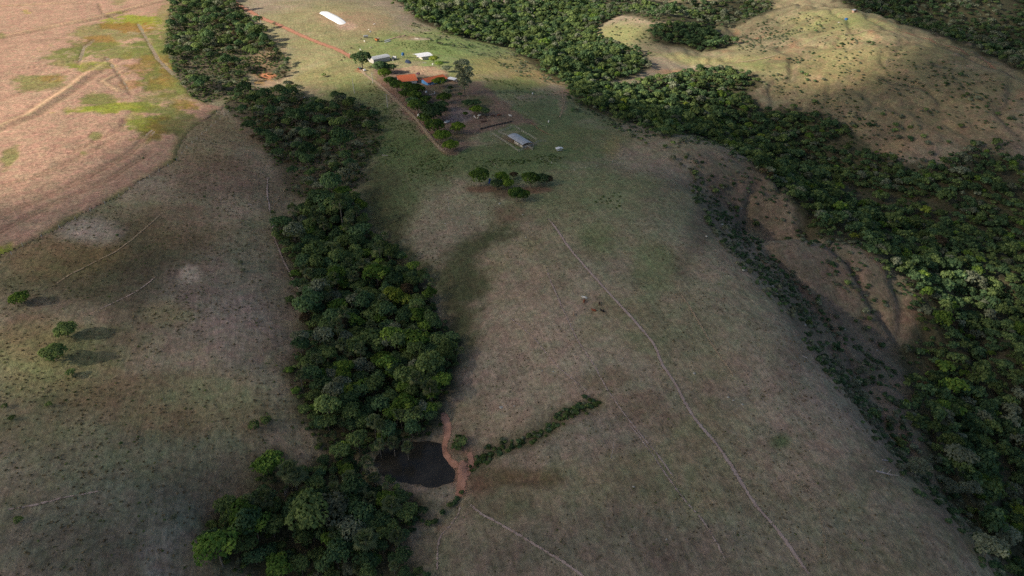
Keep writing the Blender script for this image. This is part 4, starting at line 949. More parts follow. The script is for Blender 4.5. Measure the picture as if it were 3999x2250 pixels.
# ------------------------------------------------------------------ lone trees and bushes, each with its own description
def under(p, h):      # p: a crop reader; returns the spot on the ground below a point h metres up
    return p
MANGO = [  # crop-1 place of the crown's centre, crown scale, leaf, label
    (250, 525, 1.25, 'deep', 'mango', 'huge dark mango tree with long leaf sprays beside the grey shed'),
    (420, 590, .95, 'deep', 'mango', 'dark mango tree filling the gap between grey shed and red roofed house'),
    (500, 600, .75, 'deep', 'mango', 'dark round mango tree behind the upper end of the track side row'),
    (455, 655, .80, 'mangolime', 'mango', 'fresh green mango tree at the upper end of the track side row'),
    (505, 710, .72, 'mango', 'mango', 'mango tree second from the top of the track side row'),
    (565, 755, .78, 'mango', 'mango', 'mango tree with a white post at its foot in the track side row'),
    (660, 765, .92, 'mango', 'mango', 'broad mango tree in front of the red roofed house'),
    (745, 790, .85, 'mango', 'mango', 'mango tree shading the yard below the red roofed house'),
    (725, 850, .80, 'mango', 'mango', 'mango tree in the thick middle of the track side row'),
    (745, 930, 1.0, 'mango', 'mango', 'large mango tree halfway down the track side row'),
    (885, 985, 1.22, 'deep', 'mango', 'largest dark mango tree beside the parked white trailer'),
    (895, 1112, 1.0, 'mango', 'mango', 'round mango tree just below the white trailer'),
    (965, 1195, .80, 'mangolime', 'mango', 'light green mango tree next to last in the track side row'),
    (1042, 1280, .74, 'mangolime', 'mango', 'small mango tree at the lowest end of the track side row'),
    (1105, 1128, .74, 'mangolime', 'mango', 'round mango tree standing alone between the row and the cattle yard'),
    (985, 858, .80, 'mango', 'mango', 'mango tree in the middle of the bare farm yard'),
    (940, 718, .80, 'mangolime', 'mango', 'bright round mango tree in front of the blue house'),
    (1268, 968, .66, 'mangolime', 'mango', 'bright round tree in the fenced garden above the cattle yard'),
    (1200, 908, .62, 'deep', 'mango', 'dark tree at the back of the fenced garden'),
    (1265, 905, .55, 'deep', 'mango', 'dark low tree behind the bright garden tree'),
    (1345, 985, .5, 'deep', 'mango', 'low dark tree at the right end of the fenced garden'),
    (1172, 1007, .36, 'mango', 'mango', 'small round bush like tree beside the pale yard floor'),
    (1038, 778, .40, 'deep', 'mango', 'small dark tree left of the tall yard tree'),
    (1125, 830, .36, 'deep', 'mango', 'small dark bush tree at the foot of the tall yard tree'),
    (640, 830, .7, 'mango', 'mango', 'mango tree on the track side of the row below the white post'),
    (700, 890, .7, 'deep', 'mango', 'dark mango tree on the track side halfway down the row'),
    (820, 870, .62, 'mango', 'mango', 'mango tree on the yard side halfway down the row'),
    (815, 1040, .75, 'mango', 'mango', 'mango tree just above the white trailer'),
    (960, 930, .7, 'deep', 'mango', 'dark mango tree touching the largest one on its right'),
    (1010, 810, .5, 'olive', 'mango', 'grey green small tree between blue house and yard centre'),
    (890, 520, .58, 'yellow', 'mango', 'yellow green tree right of the white vaulted shed'),
    (940, 560, .52, 'bright', 'mango', 'green fruit tree between white shed and tall yard tree'),
    (1000, 605, .50, 'olive', 'mango', 'grey green fruit tree behind the tall yard tree'),
]
for x, y, s, lf, k, lab in MANGO:
    s *= 1.56 if s > .45 else 1.25; p = c1(x, y, 3.9*s); tree('mango', lf, p[0], p[1], s, lab, 'mango_tree', 'tree', 'fruit trees round the farm', sz=random.uniform(.72, .88))
for u, v, s, lf, lab in [(1206, 444, 1.0, 'mango', 'round mango tree at the left of the pasture clump by the blue sheet'), (1262, 445, .66, 'mangolime', 'bright mango tree at the upper side of the pasture clump'), (1250, 463, .62, 'deep', 'dark mango tree in the middle of the pasture clump'), (1277, 462, .62, 'mangolime', 'light mango tree in the middle of the pasture clump'),
                       (1292, 440, .40, 'brown', 'small dark brownish tree behind the middle of the pasture clump'), (1300, 488, .80, 'mango', 'lowest mango tree of the pasture clump where the long path begins'), (1316, 490, .62, 'mango', 'mango tree touching the lowest one of the pasture clump'),
                       (1335, 450, .86, 'mango', 'broad mango tree at the right of the pasture clump'), (1362, 450, .70, 'deep', 'dark mango tree next to the reddish one in the pasture clump'), (1377, 452, .52, 'brown', 'reddish brown tree at the right end of the pasture clump')]:
    s *= 1.3; p = W(u, v, 4.6*s); tree('mango', lf, p[0], p[1], s, lab, 'mango_tree', 'tree', 'mango clump in the pasture', sz=.95)
# the tall tree of the yard, in storeys
CR['tall', 0] = crown_mesh('tall_crown', [(0, 0, 20, 3.6, 3.6, 3.6), (-2.2, .6, 17.2, 3.2, 3.2, 2.6), (2.6, -.3, 16.4, 3.0, 3.0, 2.6), (.4, 1.0, 14, 3.6, 3.6, 3), (3.4, .4, 12.6, 2.4, 2.4, 2.2), (-1.6, -.6, 12, 3.0, 3.0, 2.6), (.6, 0, 9.6, 3.0, 3, 2.6), (2.2, -.2, 8, 2.3, 2.3, 2), (-1.2, .4, 7, 2.4, 2.4, 2), (.4, .2, 5, 2, 2, 1.8), (-3.4, .2, 20.4, 2.4, 2.4, 2.0)], 1900, .95, seed=501, up=.2)
p = c1(1165, 832); o = thing('tall_tree', 'tall dark layered tree towering over the farm yard', 'tree', p, 0); o.scale = (1.3, 1.3, 1.12)
part('trunk', trunk_mesh('trunk', 19, .42, 9, 502, .01, .9), o, BARK); part('crown', CR['tall', 0], o, LEAF['olive'])
p = c1b(1335, 655); o = thing('flowering_tree', 'small tree with a round head of purple blossom behind the houses', 'tree', p, .3)
part('trunk', trunk_mesh('trunk', 3.6, .1, 4, 503, .02, .6), o, BARK); q = part('crown', CR['shrub', 1], o, LEAF['purple'], (0, 0, 2.2), None, (1.15, 1.15, 1.15))
for x, y, s, lf, lab in [(150, 985, 1.05, 'bright', 'bright bush tree uppermost on the lit left hillside'), (545, 1250, 1.15, 'mid', 'dark bush tree in the middle of the left hillside trio'), (440, 1445, 1.25, 'mid', 'broad bush tree lowest of the left hillside trio')]:
    s *= 1.3; p = cL(x, y, 2.6*s); tree('mango', lf, p[0], p[1], .62*s, lab, 'bush_tree', 'tree', 'lone trees of the left hillside', sz=.9, dz=-1.1)
for u, v, s, lf, lab in [(178, 938, 1.2, 'mid', 'small dark bush below the left hillside trio'), (190, 948, .8, 'olive', 'tiny bush right of the small dark bush'), (30, 1052, .9, 'mid', 'bush at the left end of the shadow line'), (122, 1018, .9, 'mid', 'small bush on the lower line of the left hillside'), (12, 1022, .8, 'mid', 'bush at the left margin of the hillside'),
                       (45, 1310, 1.0, 'mid', 'small green bush low on the left hillside'), (305, 1115, .5, 'deep', 'tiny dark bush alone on the open left hillside'), (295, 592, .6, 'deep', 'dark bush left of the pale bald patch'), (312, 578, .5, 'olive', 'low bush above the pale bald patch'), (440, 1300, .7, 'olive', 'low bush on the dim lower hillside'),
                       (605, 660, .9, 'olive', 'dark bush on the hillside left of the wood'), (612, 680, .9, 'olive', 'bush just below the dark hillside bush'), (440, 402, .7, 'deep', 'bush below the crop corner'), (515, 495, .6, 'deep', 'low dark bush on the upper hillside'), (360, 398, .5, 'deep', 'tiny bush beneath the fence'),
                       (640, 1072, 1.6, 'mid', 'spreading bush outside the wood on the left'), (668, 1058, 1.5, 'mid', 'second spreading bush outside the wood on the left'), (743, 985, 1.4, 'bright', 'bright small tree at the thin left side of the wood'), (728, 755, 1.6, 'mid', 'round bush left of the wood margin'), (752, 760, 1.6, 'olive', 'pale bush touching the round bush at the wood margin'),
                       (1160, 1112, 2.0, 'mid', 'round bush beside the pink mud bank'), (1150, 1125, 1.6, 'mid', 'lower half of the bushes beside the pink mud bank'), (815, 190, 1.6, 'mid', 'low tree with a long shadow in the pasture above the orange pond'), (790, 250, 1.5, 'olive', 'lone small tree in the pasture right of the scrub'), (860, 255, 1.3, 'mid', 'bush in the pasture below the pole'),
                       (690, 60, 1.3, 'olive', 'grey bush beyond the red road'), (800, 100, .5, 'olive', 'low bush in the upper pasture')]:
    p = W(u, v, .8*s); tree('shrub', lf, p[0], p[1], s, lab, 'bush', 'bush')
# bushes along the ditch, the right hand scarps and the lit hill: scattered where the photograph shows them
def bushes(zone, uv, n, leafs, smin, smax, where, width=6, seed=0, kinds=('shrub',)):
    n = int(n*.5) if zone == 'scarp' else int(n*.6) if zone == 'hill' else n
    r = np.random.default_rng(seed); P = spline(WL(uv)[:, :2], 1.0); idx = r.integers(0, len(P), n)
    for i in idx:
        x, y = P[i]+r.normal(size=2)*width*.5; lf = leafs[r.integers(len(leafs))]; s = r.uniform(smin, smax); k = kinds[r.integers(len(kinds))]
        sizew = 'small ' if s < smin+.33*(smax-smin) else 'large ' if s > smin+.7*(smax-smin) else ''
        lab = f"{sizew}{LEAF_TEXT[lf]} {'bush' if k == 'shrub' else 'scrub tree'} {where}"
        tree(k, lf, x, y, s*(1 if k == 'shrub' else .42), lab, NAME[k], 'bush' if k == 'shrub' else 'tree', lab, dz=-.1)
bushes('ditch', [(1212,1150),(1250,1127),(1330,1102),(1380,1078),(1420,1042),(1480,1020)], 56, ['deep', 'mid', 'olive'], .35, .66, 'in the shrubby ditch of the pasture', 2.2, 21)
bushes('dam', [(1075,1320),(1110,1300),(1135,1280),(1150,1250)], 12, ['deep', 'mid'], .5, .9, 'along the small gully by the lower wood', 1.6, 22)
SC_LINES = [([(1720,385),(1745,450),(1760,510),(1830,590),(1880,650)], 34, 'on the upper scarp edge above the knolls'), ([(1900,660),(1960,720),(2030,810),(2090,880)], 30, 'on the scarp edge right of the pasture'), ([(2100,890),(2180,1000),(2250,1110),(2300,1180)], 34, 'on the dark slope right of the pasture'),
            ([(2250,1150),(2330,1210),(2420,1290),(2500,1400)], 30, 'at the lower right corner of the pasture'), ([(1700,365),(1790,358),(1880,400),(1950,470)], 26, 'along the crest of the upper knoll'), ([(1990,580),(2080,610),(2180,650),(2260,700)], 22, 'along the crest of the lower knoll'),
            ([(2060,690),(2120,680),(2200,740),(2180,800)], 22, 'on the half lit lower knoll'), ([(2020,740),(2100,780),(2170,830),(2240,880)], 20, 'in the gully under the lower knoll'), ([(1770,450),(1830,500),(1890,560)], 20, 'on the dark face of the upper knoll'), ([(2130,900),(2230,1010),(2330,1180)], 20, 'on the lowest spur of the scarp'),
            ([(1450,275),(1530,320),(1600,350),(1700,375)], 26, 'along the farm side of the ravine')]
for i, (uv, n, wh) in enumerate(SC_LINES): bushes('scarp', uv, n, ['deep', 'olive', 'mid', 'olive'], .7, 1.6, wh, 9, 30+i)
for i, (uv, n, wh) in enumerate([([(1990,185),(2080,230),(2160,250),(2240,300)], 26, 'scattered on the lit hill face'), ([(2000,230),(2100,300),(2200,340),(2300,400)], 34, 'on the lower hill face above the ravine'), ([(2340,180),(2420,240),(2500,290),(2560,330)], 24, 'on the shaded right end of the hill'), ([(1980,60),(2060,90),(2150,110)], 14, 'under the hilltop'), ([(2280,350),(2400,390),(2500,420)], 24, 'on the foot of the right hill')]):
    bushes('hill', uv, n, ['mid', 'olive', 'deep'], .8, 1.9, wh, 26, 60+i)
for i, (u, v, s, lb) in enumerate([(2232, 160, 1.5, 'round grey leafless tree on the lit hill face'), (980, 600, 1.0, 'grey bare tree standing at the right edge of the central wood'), (1045, 680, .7, 'small bare tree at the damp edge of the wood'), (845, 375, .9, 'pale bare tree in the shaded scrub wood'), (2135, 1035, .8, 'thin bare tree at the right edge of the pasture'), (648, 115, 1.2, 'grey bare tree beside the pole above the orange pond'), (820, 1400, .8, 'bare crowned tree low in the lower wood'), (2460, 1185, 1.0, 'grey bare tree in the ravine margin'), (1960, 200, .9, 'bare pale tree at the saddle')]):
    p = W(u, v, 2.0*s); tree('bare', 'twig', p[0], p[1], s, lb, 'dead_tree', 'tree')
for i, (u, v, s, sz_) in enumerate([(2412, 1150, 1.35, .75), (2310, 1178, 1.0, .7), (2440, 1230, .95, .7), (2390, 1228, .9, .7), (2490, 1380, 1.2, .75), (2530, 1350, 1.1, .75)]):
    p = W(u, v, 3.6*s); tree('forest', 'olive', p[0], p[1], s, ['large domed grey green tree at the corner of the ravine', 'flat topped grey green tree on the pasture corner', 'grey green tree right of the fallen log', 'small domed tree below the flat topped one', 'grey green tree lowest at the right edge', 'wide grey green tree above the lowest right one'][i], 'broadleaf_tree', 'tree', None, sz=sz_)
for u, v, s, lf, lb in [(545, 1378, 1.55, 'bright', 'large bright green tree lowest at the left of the lower wood'), (606, 1290, 1.35, 'bright', 'tall bright green tree above the largest one of the lower wood'), (680, 1168, 1.1, 'bright', 'bright green tree at the top left of the lower wood'), (678, 1280, 1.0, 'mid', 'green tree between the bright ones of the lower wood'), (845, 705, 1.1, 'bright', 'bright green tree at the upper left of the central wood'), (1125, 880, 1.15, 'mid', 'broad green tree bulging from the right side of the central wood'), (1110, 960, 1.0, 'bright', 'bright tree on the lower right side of the central wood'), (700, 1425, 1.1, 'bright', 'bright tree at the bottom edge of the lower wood'), (855, 530, 1.0, 'bright', 'bright tree at the top of the central wood'), (975, 1260, .9, 'bright', 'bright tree on the dam side of the lower wood')]:
    p = W(u, v, 5.8*s); tree('forest', lf, p[0], p[1], s, lb, 'broadleaf_tree', 'tree')
# palms seen one by one round the pond, and dead palm skirts
for u, v, s, lb in [(1025, 1128, .75, 'short fan palm standing alone in the dark pond'), (990, 1118, .8, 'fan palm at the upper shore of the dark pond'), (955, 1122, .8, 'fan palm leaning over the left part of the pond'), (925, 1165, .8, 'fan palm at the left shore of the pond'), (1040, 838, .9, 'tall fan palm above the wood near its right side'), (1050, 1040, .85, 'fan palm with yellowing leaves above the pond'),
                    (890, 700, 1.0, 'dark fan palm in the upper heart of the wood'), (905, 745, 1.0, 'dark drooping fan palm below its twin in the wood'), (880, 1205, .9, 'fan palm at the top of the lower wood'), (850, 1340, 1.0, 'star shaped fan palm low in the lower wood'), (910, 1230, .9, 'fan palm beside the pond dam'), (840, 1235, .9, 'fan palm inside the lower wood near the pond')]:
    p = W(u, v, 8*s); tree('palm', 'palm', p[0], p[1], s, lb, 'fan_palm', 'palm')

# ------------------------------------------------------------------ countless low growth
def grass_tufts():
    r = np.random.default_rng(77); n = 60000
    y = 100+(r.random(n)**.8)*460; x = r.uniform(-1, 1, n)*(110+.76*y)
    d1 = fbm(x, y, 22, 3, 601); m = r.random(n) < np.clip(.3+1.1*d1+np.where(x < -35, .25, 0), .03, 1)
    m &= ~inside(x, y, FIELD_W) & ~inside(x, y, POND)
    x, y = x[m], y[m]; n = len(x); z = zfun(x, y); s = r.uniform(.18, .5, n)*np.where(x < -35, 1.1, .8)
    mass('grass', 'tufts of rank grass over the pasture and hillsides', x, y, z, s, r.uniform(0, math.tau, n), r.uniform(.6, 1.1, n), np.where(r.random(n) < .12, 'tuft|weed', 'tuft|grass').tolist())
CR['tuft', 0] = crown_mesh('grass_tuft', [(0, 0, .25, .8, .8, .55)], 14, .9, seed=701); CR['tuft', 1] = crown_mesh('grass_tuft', [(0, 0, .2, .9, .6, .5), (.5, .2, .2, .5, .5, .4)], 16, .8, seed=702)
grass_tufts()
def weeds():
    r = np.random.default_rng(78); X, Y = [], []
    for uv, sp in (([(1000,470),(1010,440),(1060,400),(1110,375),(1150,420),(1090,440),(1040,465)], 1.5), ([(1150,395),(1215,400),(1290,395),(1380,385),(1420,395),(1400,415),(1300,420),(1200,425)], 1.6), ([(900,190),(945,205),(1000,260),(1060,335),(1040,345),(980,330),(930,270)], 2.2), ([(1090,110),(1130,120),(1210,190),(1320,215),(1300,230),(1210,200),(1150,150)], 2.0),
                   ([(1480,500),(1560,480),(1600,520),(1540,545)], 2.6), ([(1620,640),(1690,660),(1680,700),(1640,690)], 2.8), ([(1230,230),(1340,215),(1440,235),(1330,265)], 3.2), ([(985,110),(1080,100),(1120,128),(1040,128)], 2.4), ([(950,335),(1000,340),(1030,390),(960,430)], 2.6)):
        Pw = WL(uv)[:, :2]; a, b, q = scatter(Pw, sp, .5, 9); k = q.random(len(a)) < sstep(-1, 7, sdf(a, b, Pw)+6*fbm(a, b, 11, 2, 615))*.85; X.append(a[k]); Y.append(b[k]); nopen = sum(map(len, X))
    nopen = sum(map(len, X))
    for uv, dens in (([(1735,395),(1760,390),(1800,470),(1870,560),(1930,630),(2000,690),(2090,800),(2180,890),(2260,980),(2330,1110),(2400,1230),(2500,1370),(2540,1470),(2500,1470),(2410,1340),(2300,1235),(2180,1085),(2060,915),(1945,760),(1835,640),(1745,505)], .85), ([(1690,352),(1790,352),(1890,398),(1960,465),(2010,560),(1990,570),(1930,480),(1860,410),(1780,370),(1700,372)], .4),
                     ([(1990,575),(2130,605),(2260,670),(2330,770),(2310,800),(2230,700),(2110,640),(2000,610)], .55), ([(2040,650),(2120,650),(2230,720),(2270,820),(2190,790),(2100,720)], .5), ([(1800,400),(1860,410),(1930,480),(1985,560),(1900,560),(1830,480)], .4), ([(2120,850),(2200,880),(2290,1010),(2340,1130),(2280,1100),(2200,980)], .6), ([(1930,150),(2150,100),(2400,170),(2560,260),(2500,330),(2300,260),(2100,200)], .10), ([(1900,170),(2000,200),(2120,250),(2230,330),(2330,400),(2450,380),(2560,340),(2576,430),(2400,440),(2250,410),(2130,330),(2020,275),(1920,230)], .30),
                     ([(2000,205),(2100,235),(2250,270),(2330,330),(2250,340),(2120,290)], .10), ([(2350,170),(2576,230),(2576,330),(2420,320),(2330,250)], .10), ([(1960,40),(2060,30),(2080,70),(1980,90)], .2), ([(1420,230),(1500,285),(1600,320),(1700,360),(1600,345),(1490,300)], .35), ([(1040,55),(1130,90),(1280,125),(1350,175),(1410,212),(1330,205),(1230,150),(1110,115),(1030,75)], .28), ([(1900,60),(2050,40),(2250,90),(2450,170),(2560,240),(2560,320),(2350,300),(2150,230),(1990,160)], .09), ([(1510,60),(1640,40),(1660,110),(1560,130)], .12), ([(1820,90),(1960,30),(1990,100),(1880,150)], .25)):
        Pw = WL(uv)[:, :2]; a, b, q = scatter(Pw, 2.6, .5, 12); k = q.random(len(a)) < dens*np.clip(1+1.6*fbm(a, b, 14, 3, 616), 0, 2); X.append(a[k]); Y.append(b[k])
    nscarp = sum(map(len, X))
    for k, P in wood_polys.items():
        if k in ('mid', 'up', 'main', 'low'): a, b, _ = scatter(P, 2.6, .5, 10); X.append(a); Y.append(b)
    Pd = spline(DITCH, .35); a, b = (Pd+r.normal(size=Pd.shape)*1.5).T; X.append(a); Y.append(b)
    a, b, _ = scatter(wood_polys['val'], 6, .5, 11); X.append(a); Y.append(b)
    x, y = np.concatenate(X), np.concatenate(Y); opn = np.arange(len(x)) < nopen; scp = (np.arange(len(x)) < nscarp) & ~opn; m = (r.random(len(x)) < np.clip(.7+.7*fbm(x, y, 12, 2, 611), .1, 1)) & ~inside(x, y, POND) & ~inside(x, y, POND2); x, y, opn, scp = x[m], y[m], opn[m], scp[m]; n = len(x)
    mass('undergrowth', 'rank weeds, scrub and undergrowth in damp pasture, on scarps and under trees', x, y, zfun(x, y)-.1, r.uniform(.4, .9, n)*np.where(opn, .62, np.where(scp, 1.25, 1)), r.uniform(0, math.tau, n), r.uniform(.5, .9, n)*np.where(opn, .7, 1), np.where(scp, np.where(r.random(n) < .5, 'shrub|olive', 'shrub|deep'), np.where(opn | (r.random(n) < .6), 'shrub|weed', 'shrub|deep')).tolist())
weeds()
# ------------------------------------------------------------------ farm buildings
M = dict(
    orange=plain('orange_roof_tiles', (.56, .145, .06), .85, .12, 1.2), asbestos=plain('old_cement_sheet', (.26, .25, .25), .9, .18, .8), zinc=plain('zinc_sheet', (.50, .51, .52), .5, .08, .6, .25), whitezinc=plain('white_painted_sheet', (.72, .73, .75), .5, .06, .6),
    dullzinc=plain('dull_zinc_sheet', (.40, .42, .45), .55, .1, .6, .3), block=plain('grey_block_wall', (.42, .40, .38), .9, .12, .8), white=plain('white_paint', (.78, .77, .74), .7, .08, .9), blue=plain('blue_paint', (.09, .26, .55), .7, .12, 1.),
    cream=plain('cream_boards', (.52, .48, .41), .85, .15, 1.), wood=plain('grey_timber', (.33, .30, .27), .9, .2, 2.), dark=plain('dark_inside', (.03, .03, .032), .9, .1), tankblue=plain('blue_plastic', (.025, .11, .27), .6, .06), concrete=plain('pale_concrete', (.55, .52, .48), .9, .1),
    tarp=plain('dark_blue_sheet', (.035, .045, .075), .35, .15), sheet=plain('white_plastic_sheet', (.86, .86, .85), .45, .04, .3), rust=plain('orange_painted_steel', (.52, .19, .075), .7, .2), steel=plain('grey_painted_steel', (.36, .37, .38), .5, .12), tyre=plain('black_rubber', (.02, .02, .02), .9, .1),
    teal=plain('teal_car_paint', (.10, .27, .33), .3, .06), redpaint=plain('red_car_paint', (.36, .07, .05), .4, .1), whitepaint=plain('white_car_paint', (.80, .80, .80), .3, .03), glass=plain('dark_window_glass', (.02, .025, .03), .1, .05), lamp=plain('headlamp_glass', (.75, .74, .68), .2, .05), bluesheet=plain('bright_blue_sheet', (.04, .09, .36), .6, .1),
    rock=plain('pale_rock', (.44, .42, .37), .95, .15, 2., bump=.5), log=plain('bleached_log', (.42, .37, .36), .9, .2, 2.), tile=plain('sawn_boards', (.42, .27, .2), .9, .2, 1.), darkwood=plain('dark_timber', (.07, .06, .055), .9, .2))
def frame(A, B, C=None):
    """local axes of a building: x from A to B along its front, y away behind it"""
    d = B[:2]-A[:2]; L = float(np.hypot(*d)); rz = math.atan2(d[1], d[0]); D = None
    if C is not None: e = C[:2]-A[:2]; D = float(-e[0]*math.sin(rz)+e[1]*math.cos(rz))
    n = np.array([-math.sin(rz), math.cos(rz)]); z = min(ground(*(A[:2])), ground(*(B[:2])), ground(*(A[:2]+n*(D or 4))), ground(*(B[:2]+n*(D or 4))))
    return (A[0], A[1], z), rz, L, D
def arc(y0, y1, z0, rise, n=9, th=.08):
    t = np.linspace(0, 1, n); top = [(y0+(y1-y0)*k, z0+rise*4*k*(1-k)) for k in t]
    return top+[(y, z-th) for y, z in reversed(top)]
def sweep_x(mb, poly, x0, x1):
    n = len(poly); return mb.add([(x0, y, z) for y, z in poly]+[(x1, y, z) for y, z in poly], [tuple(range(n)), tuple(range(2*n-1, n-1, -1))]+[(k, k+n, (k+1) % n+n, (k+1) % n) for k in range(n)])
def PB(name, parent, mat, *boxes):
    mb = MB()
    for b in boxes: mb.box(*b)
    return part(name, mb.mesh(name), parent, M[mat])

# grey shed with a vaulted roof
o_, rz, L, D = frame(c1b(535, 330, 3.6), c1b(832, 272, 3.6), c1b(790, 217, 3.7)); D = max(D, 5)
t = thing('shed', 'long grey block shed with a vaulted metal roof beside the huge dark tree', 'shed', o_, rz)
PB('wall', t, 'block', (.2, L-.2, .25, .45, -.3, 3.5)); PB('wall', t, 'block', (.2, L-.2, D-.45, D-.25, -.3, 3.5)); PB('wall', t, 'block', (.2, .4, .46, D-.46, -.3, 4.0))
part('roof', sweep_x(MB(), arc(-.2, D+.2, 3.55, 1.1), -.3, L+.5).mesh('roof'), t, M['zinc'])
for k in range(1, 6): part('roof_rib', sweep_x(MB(), arc(-.22, D+.22, 3.58, 1.1), L*k/6, L*k/6+.07).mesh('roof_rib'), t, M['dullzinc'])
PB('post', t, 'wood', (L-.35, L-.15, .5, .7, -.3, 3.5)); PB('back_floor', t, 'dark', (.5, L-.3, .5, D-.5, -.2, .04))
# white vaulted shed, its left bay open
o_, rz, L, D = frame(c1b(1345, 278, 3.2), c1b(1582, 252, 3.2), c1b(1530, 187, 3.4)); D = max(D, 5)
t = thing('shed', 'bright white roofed vaulted shed with an open left bay', 'shed', o_, rz)
PB('wall', t, 'cream', (L*.25, L-.2, .3, .48, -.3, 3.1)); PB('wall', t, 'cream', (L*.25, L-.2, D-.48, D-.3, -.3, 3.1)); PB('wall', t, 'cream', (L-.38, L-.2, .49, D-.49, -.3, 3.4)); PB('wall', t, 'cream', (L*.25, L*.25+.18, .49, D-.49, -.3, 3.2))
for k in range(1, 5): PB('wall_post', t, 'wood', (L*(.25+.15*k), L*(.25+.15*k)+.12, .24, .297, -.3, 3.1))
part('roof', sweep_x(MB(), arc(-.2, D+.2, 3.15, 1.0), -.4, L+.3).mesh('roof'), t, M['whitezinc'])
for k in range(1, 6): part('roof_rib', sweep_x(MB(), arc(-.22, D+.22, 3.18, 1.0), L*k/6, L*k/6+.07).mesh('roof_rib'), t, M['zinc'])
for yy in (.4, D-.4): PB('post', t, 'wood', (.0, .16, yy-.08, yy+.08, -.3, 3.15))
# two tiled houses
def house(label, A, B, C, wallmat, eave, ridge, rear, rearmat, front):
    o_, rz, L, D = frame(A, B, C); D = max(D, 3.0)
    t = thing('house', label, 'house', o_, rz)
    yr, yb = D, D+rear
    ex = .5
    # gable walls follow the roof, long walls below the eaves
    for x in (.5, L-.5): part('gable_wall', MB().add([(x-.09, .5, -.3), (x-.09, yb-.4, -.3), (x-.09, yb-.4, eave+.1), (x-.09, yr, ridge-.15), (x-.09, .5, eave-.05), (x+.09, .5, -.3), (x+.09, yb-.4, -.3), (x+.09, yb-.4, eave+.1), (x+.09, yr, ridge-.15), (x+.09, .5, eave-.05)], [(0, 1, 2, 3, 4), (9, 8, 7, 6, 5), (0, 5, 6, 1), (1, 6, 7, 2), (2, 7, 8, 3), (3, 8, 9, 4), (4, 9, 5, 0)]).mesh('gable_wall'), t, M[wallmat])
    PB('front_wall', t, wallmat, (.6, L-.6, .5, .68, -.3, eave-.1)); PB('back_wall', t, wallmat, (.6, L-.6, yb-.58, yb-.4, -.3, eave))
    def slope(nm, y0, z0, y1, z1, mt, x0=-ex, x1=L+ex):
        return part(nm, MB().add([(x0, y0, z0), (x1, y0, z0), (x1, y1, z1), (x0, y1, z1), (x0, y0, z0-.12), (x1, y0, z0-.12), (x1, y1, z1-.12), (x0, y1, z1-.12)], [(0, 1, 2, 3), (7, 6, 5, 4), (0, 4, 5, 1), (1, 5, 6, 2), (2, 6, 7, 3), (3, 7, 4, 0)]).mesh(nm), t, M[mt])
    rf = slope('roof', -.3, eave, yr, ridge, 'orange')
    for k in range(1, 4): q = slope('tile_course', -.3+(yr+.3)*k/4, eave+(ridge-eave)*k/4+.03, -.3+(yr+.3)*k/4+.12, eave+(ridge-eave)*k/4+.055, 'orange')
    slope('back_roof', yr+.02, ridge-.02, yb+.3, eave+.35, rearmat)
    part('ridge_cap', MB().tube((-ex, yr, ridge), (L+ex, yr, ridge), .12, n=6).mesh('ridge_cap'), t, M['orange'])
    for kind, x0, x1 in front:
        if kind == 'door': PB('door', t, 'white' if wallmat == 'blue' else 'blue', (x0, x1, .44, .497, -.1, 2.05))
        elif kind == 'window':
            w_ = PB('window', t, 'white', (x0, x1, .45, .497, .95, 1.95)); pn = PB('pane', w_, 'glass', (x0+.08, x1-.08, .42, .447, 1.03, 1.87))
        else: PB('porch_wall', t, 'white', (x0, x1, .40, .497, -.3, .9))
    return t, L, D
house('house with a broad orange tiled roof and a grey back roof', c1b(1000, 722, 2.6), c1b(1312, 690, 2.6), c1b(930, 605, 4.3), 'white', 2.6, 4.3, 3.4, 'asbestos', [('window', 2, 3.2), ('door', 4.5, 5.4), ('window', 7, 8.2)])
t, L, D = house('blue house with an orange tiled roof behind the bright round tree', c1b(1495, 738, 2.5), c1b(1845, 660, 2.5), c1b(1447, 657, 4.2), 'blue', 2.5, 4.2, 3.0, 'orange', [('porch', .7, 1.8), ('window', 2.2, 3.2), ('porch', 3.6, 4.8), ('door', 6, 6.9), ('window', 9, 10)])
# open lean-to with a white roof
o_, rz, L, D = frame(c1b(1835, 662, 2.4), c1b(1960, 690, 2.4)); t = thing('lean_to', 'white roofed lean to against the blue house', 'lean-to', o_, rz)
part('roof', MB().add([(-.2, -.2, 2.4), (L+.3, -.2, 2.4), (L+.3, 4.2, 2.9), (-.2, 4.2, 2.9), (-.2, -.2, 2.3), (L+.3, -.2, 2.3), (L+.3, 4.2, 2.8), (-.2, 4.2, 2.8)], [(0, 1, 2, 3), (7, 6, 5, 4), (0, 4, 5, 1), (1, 5, 6, 2), (2, 6, 7, 3), (3, 7, 4, 0)]).mesh('roof'), t, M['whitezinc'])
for x in (.1, L-.1):
    for y in (.1, 3.8): PB('post', t, 'wood', (x-.07, x+.07, y-.07, y+.07, -.3, 2.4))
PB('wall', t, 'white', (.2, L-.2, 3.9, 4.05, -.3, 2.3))
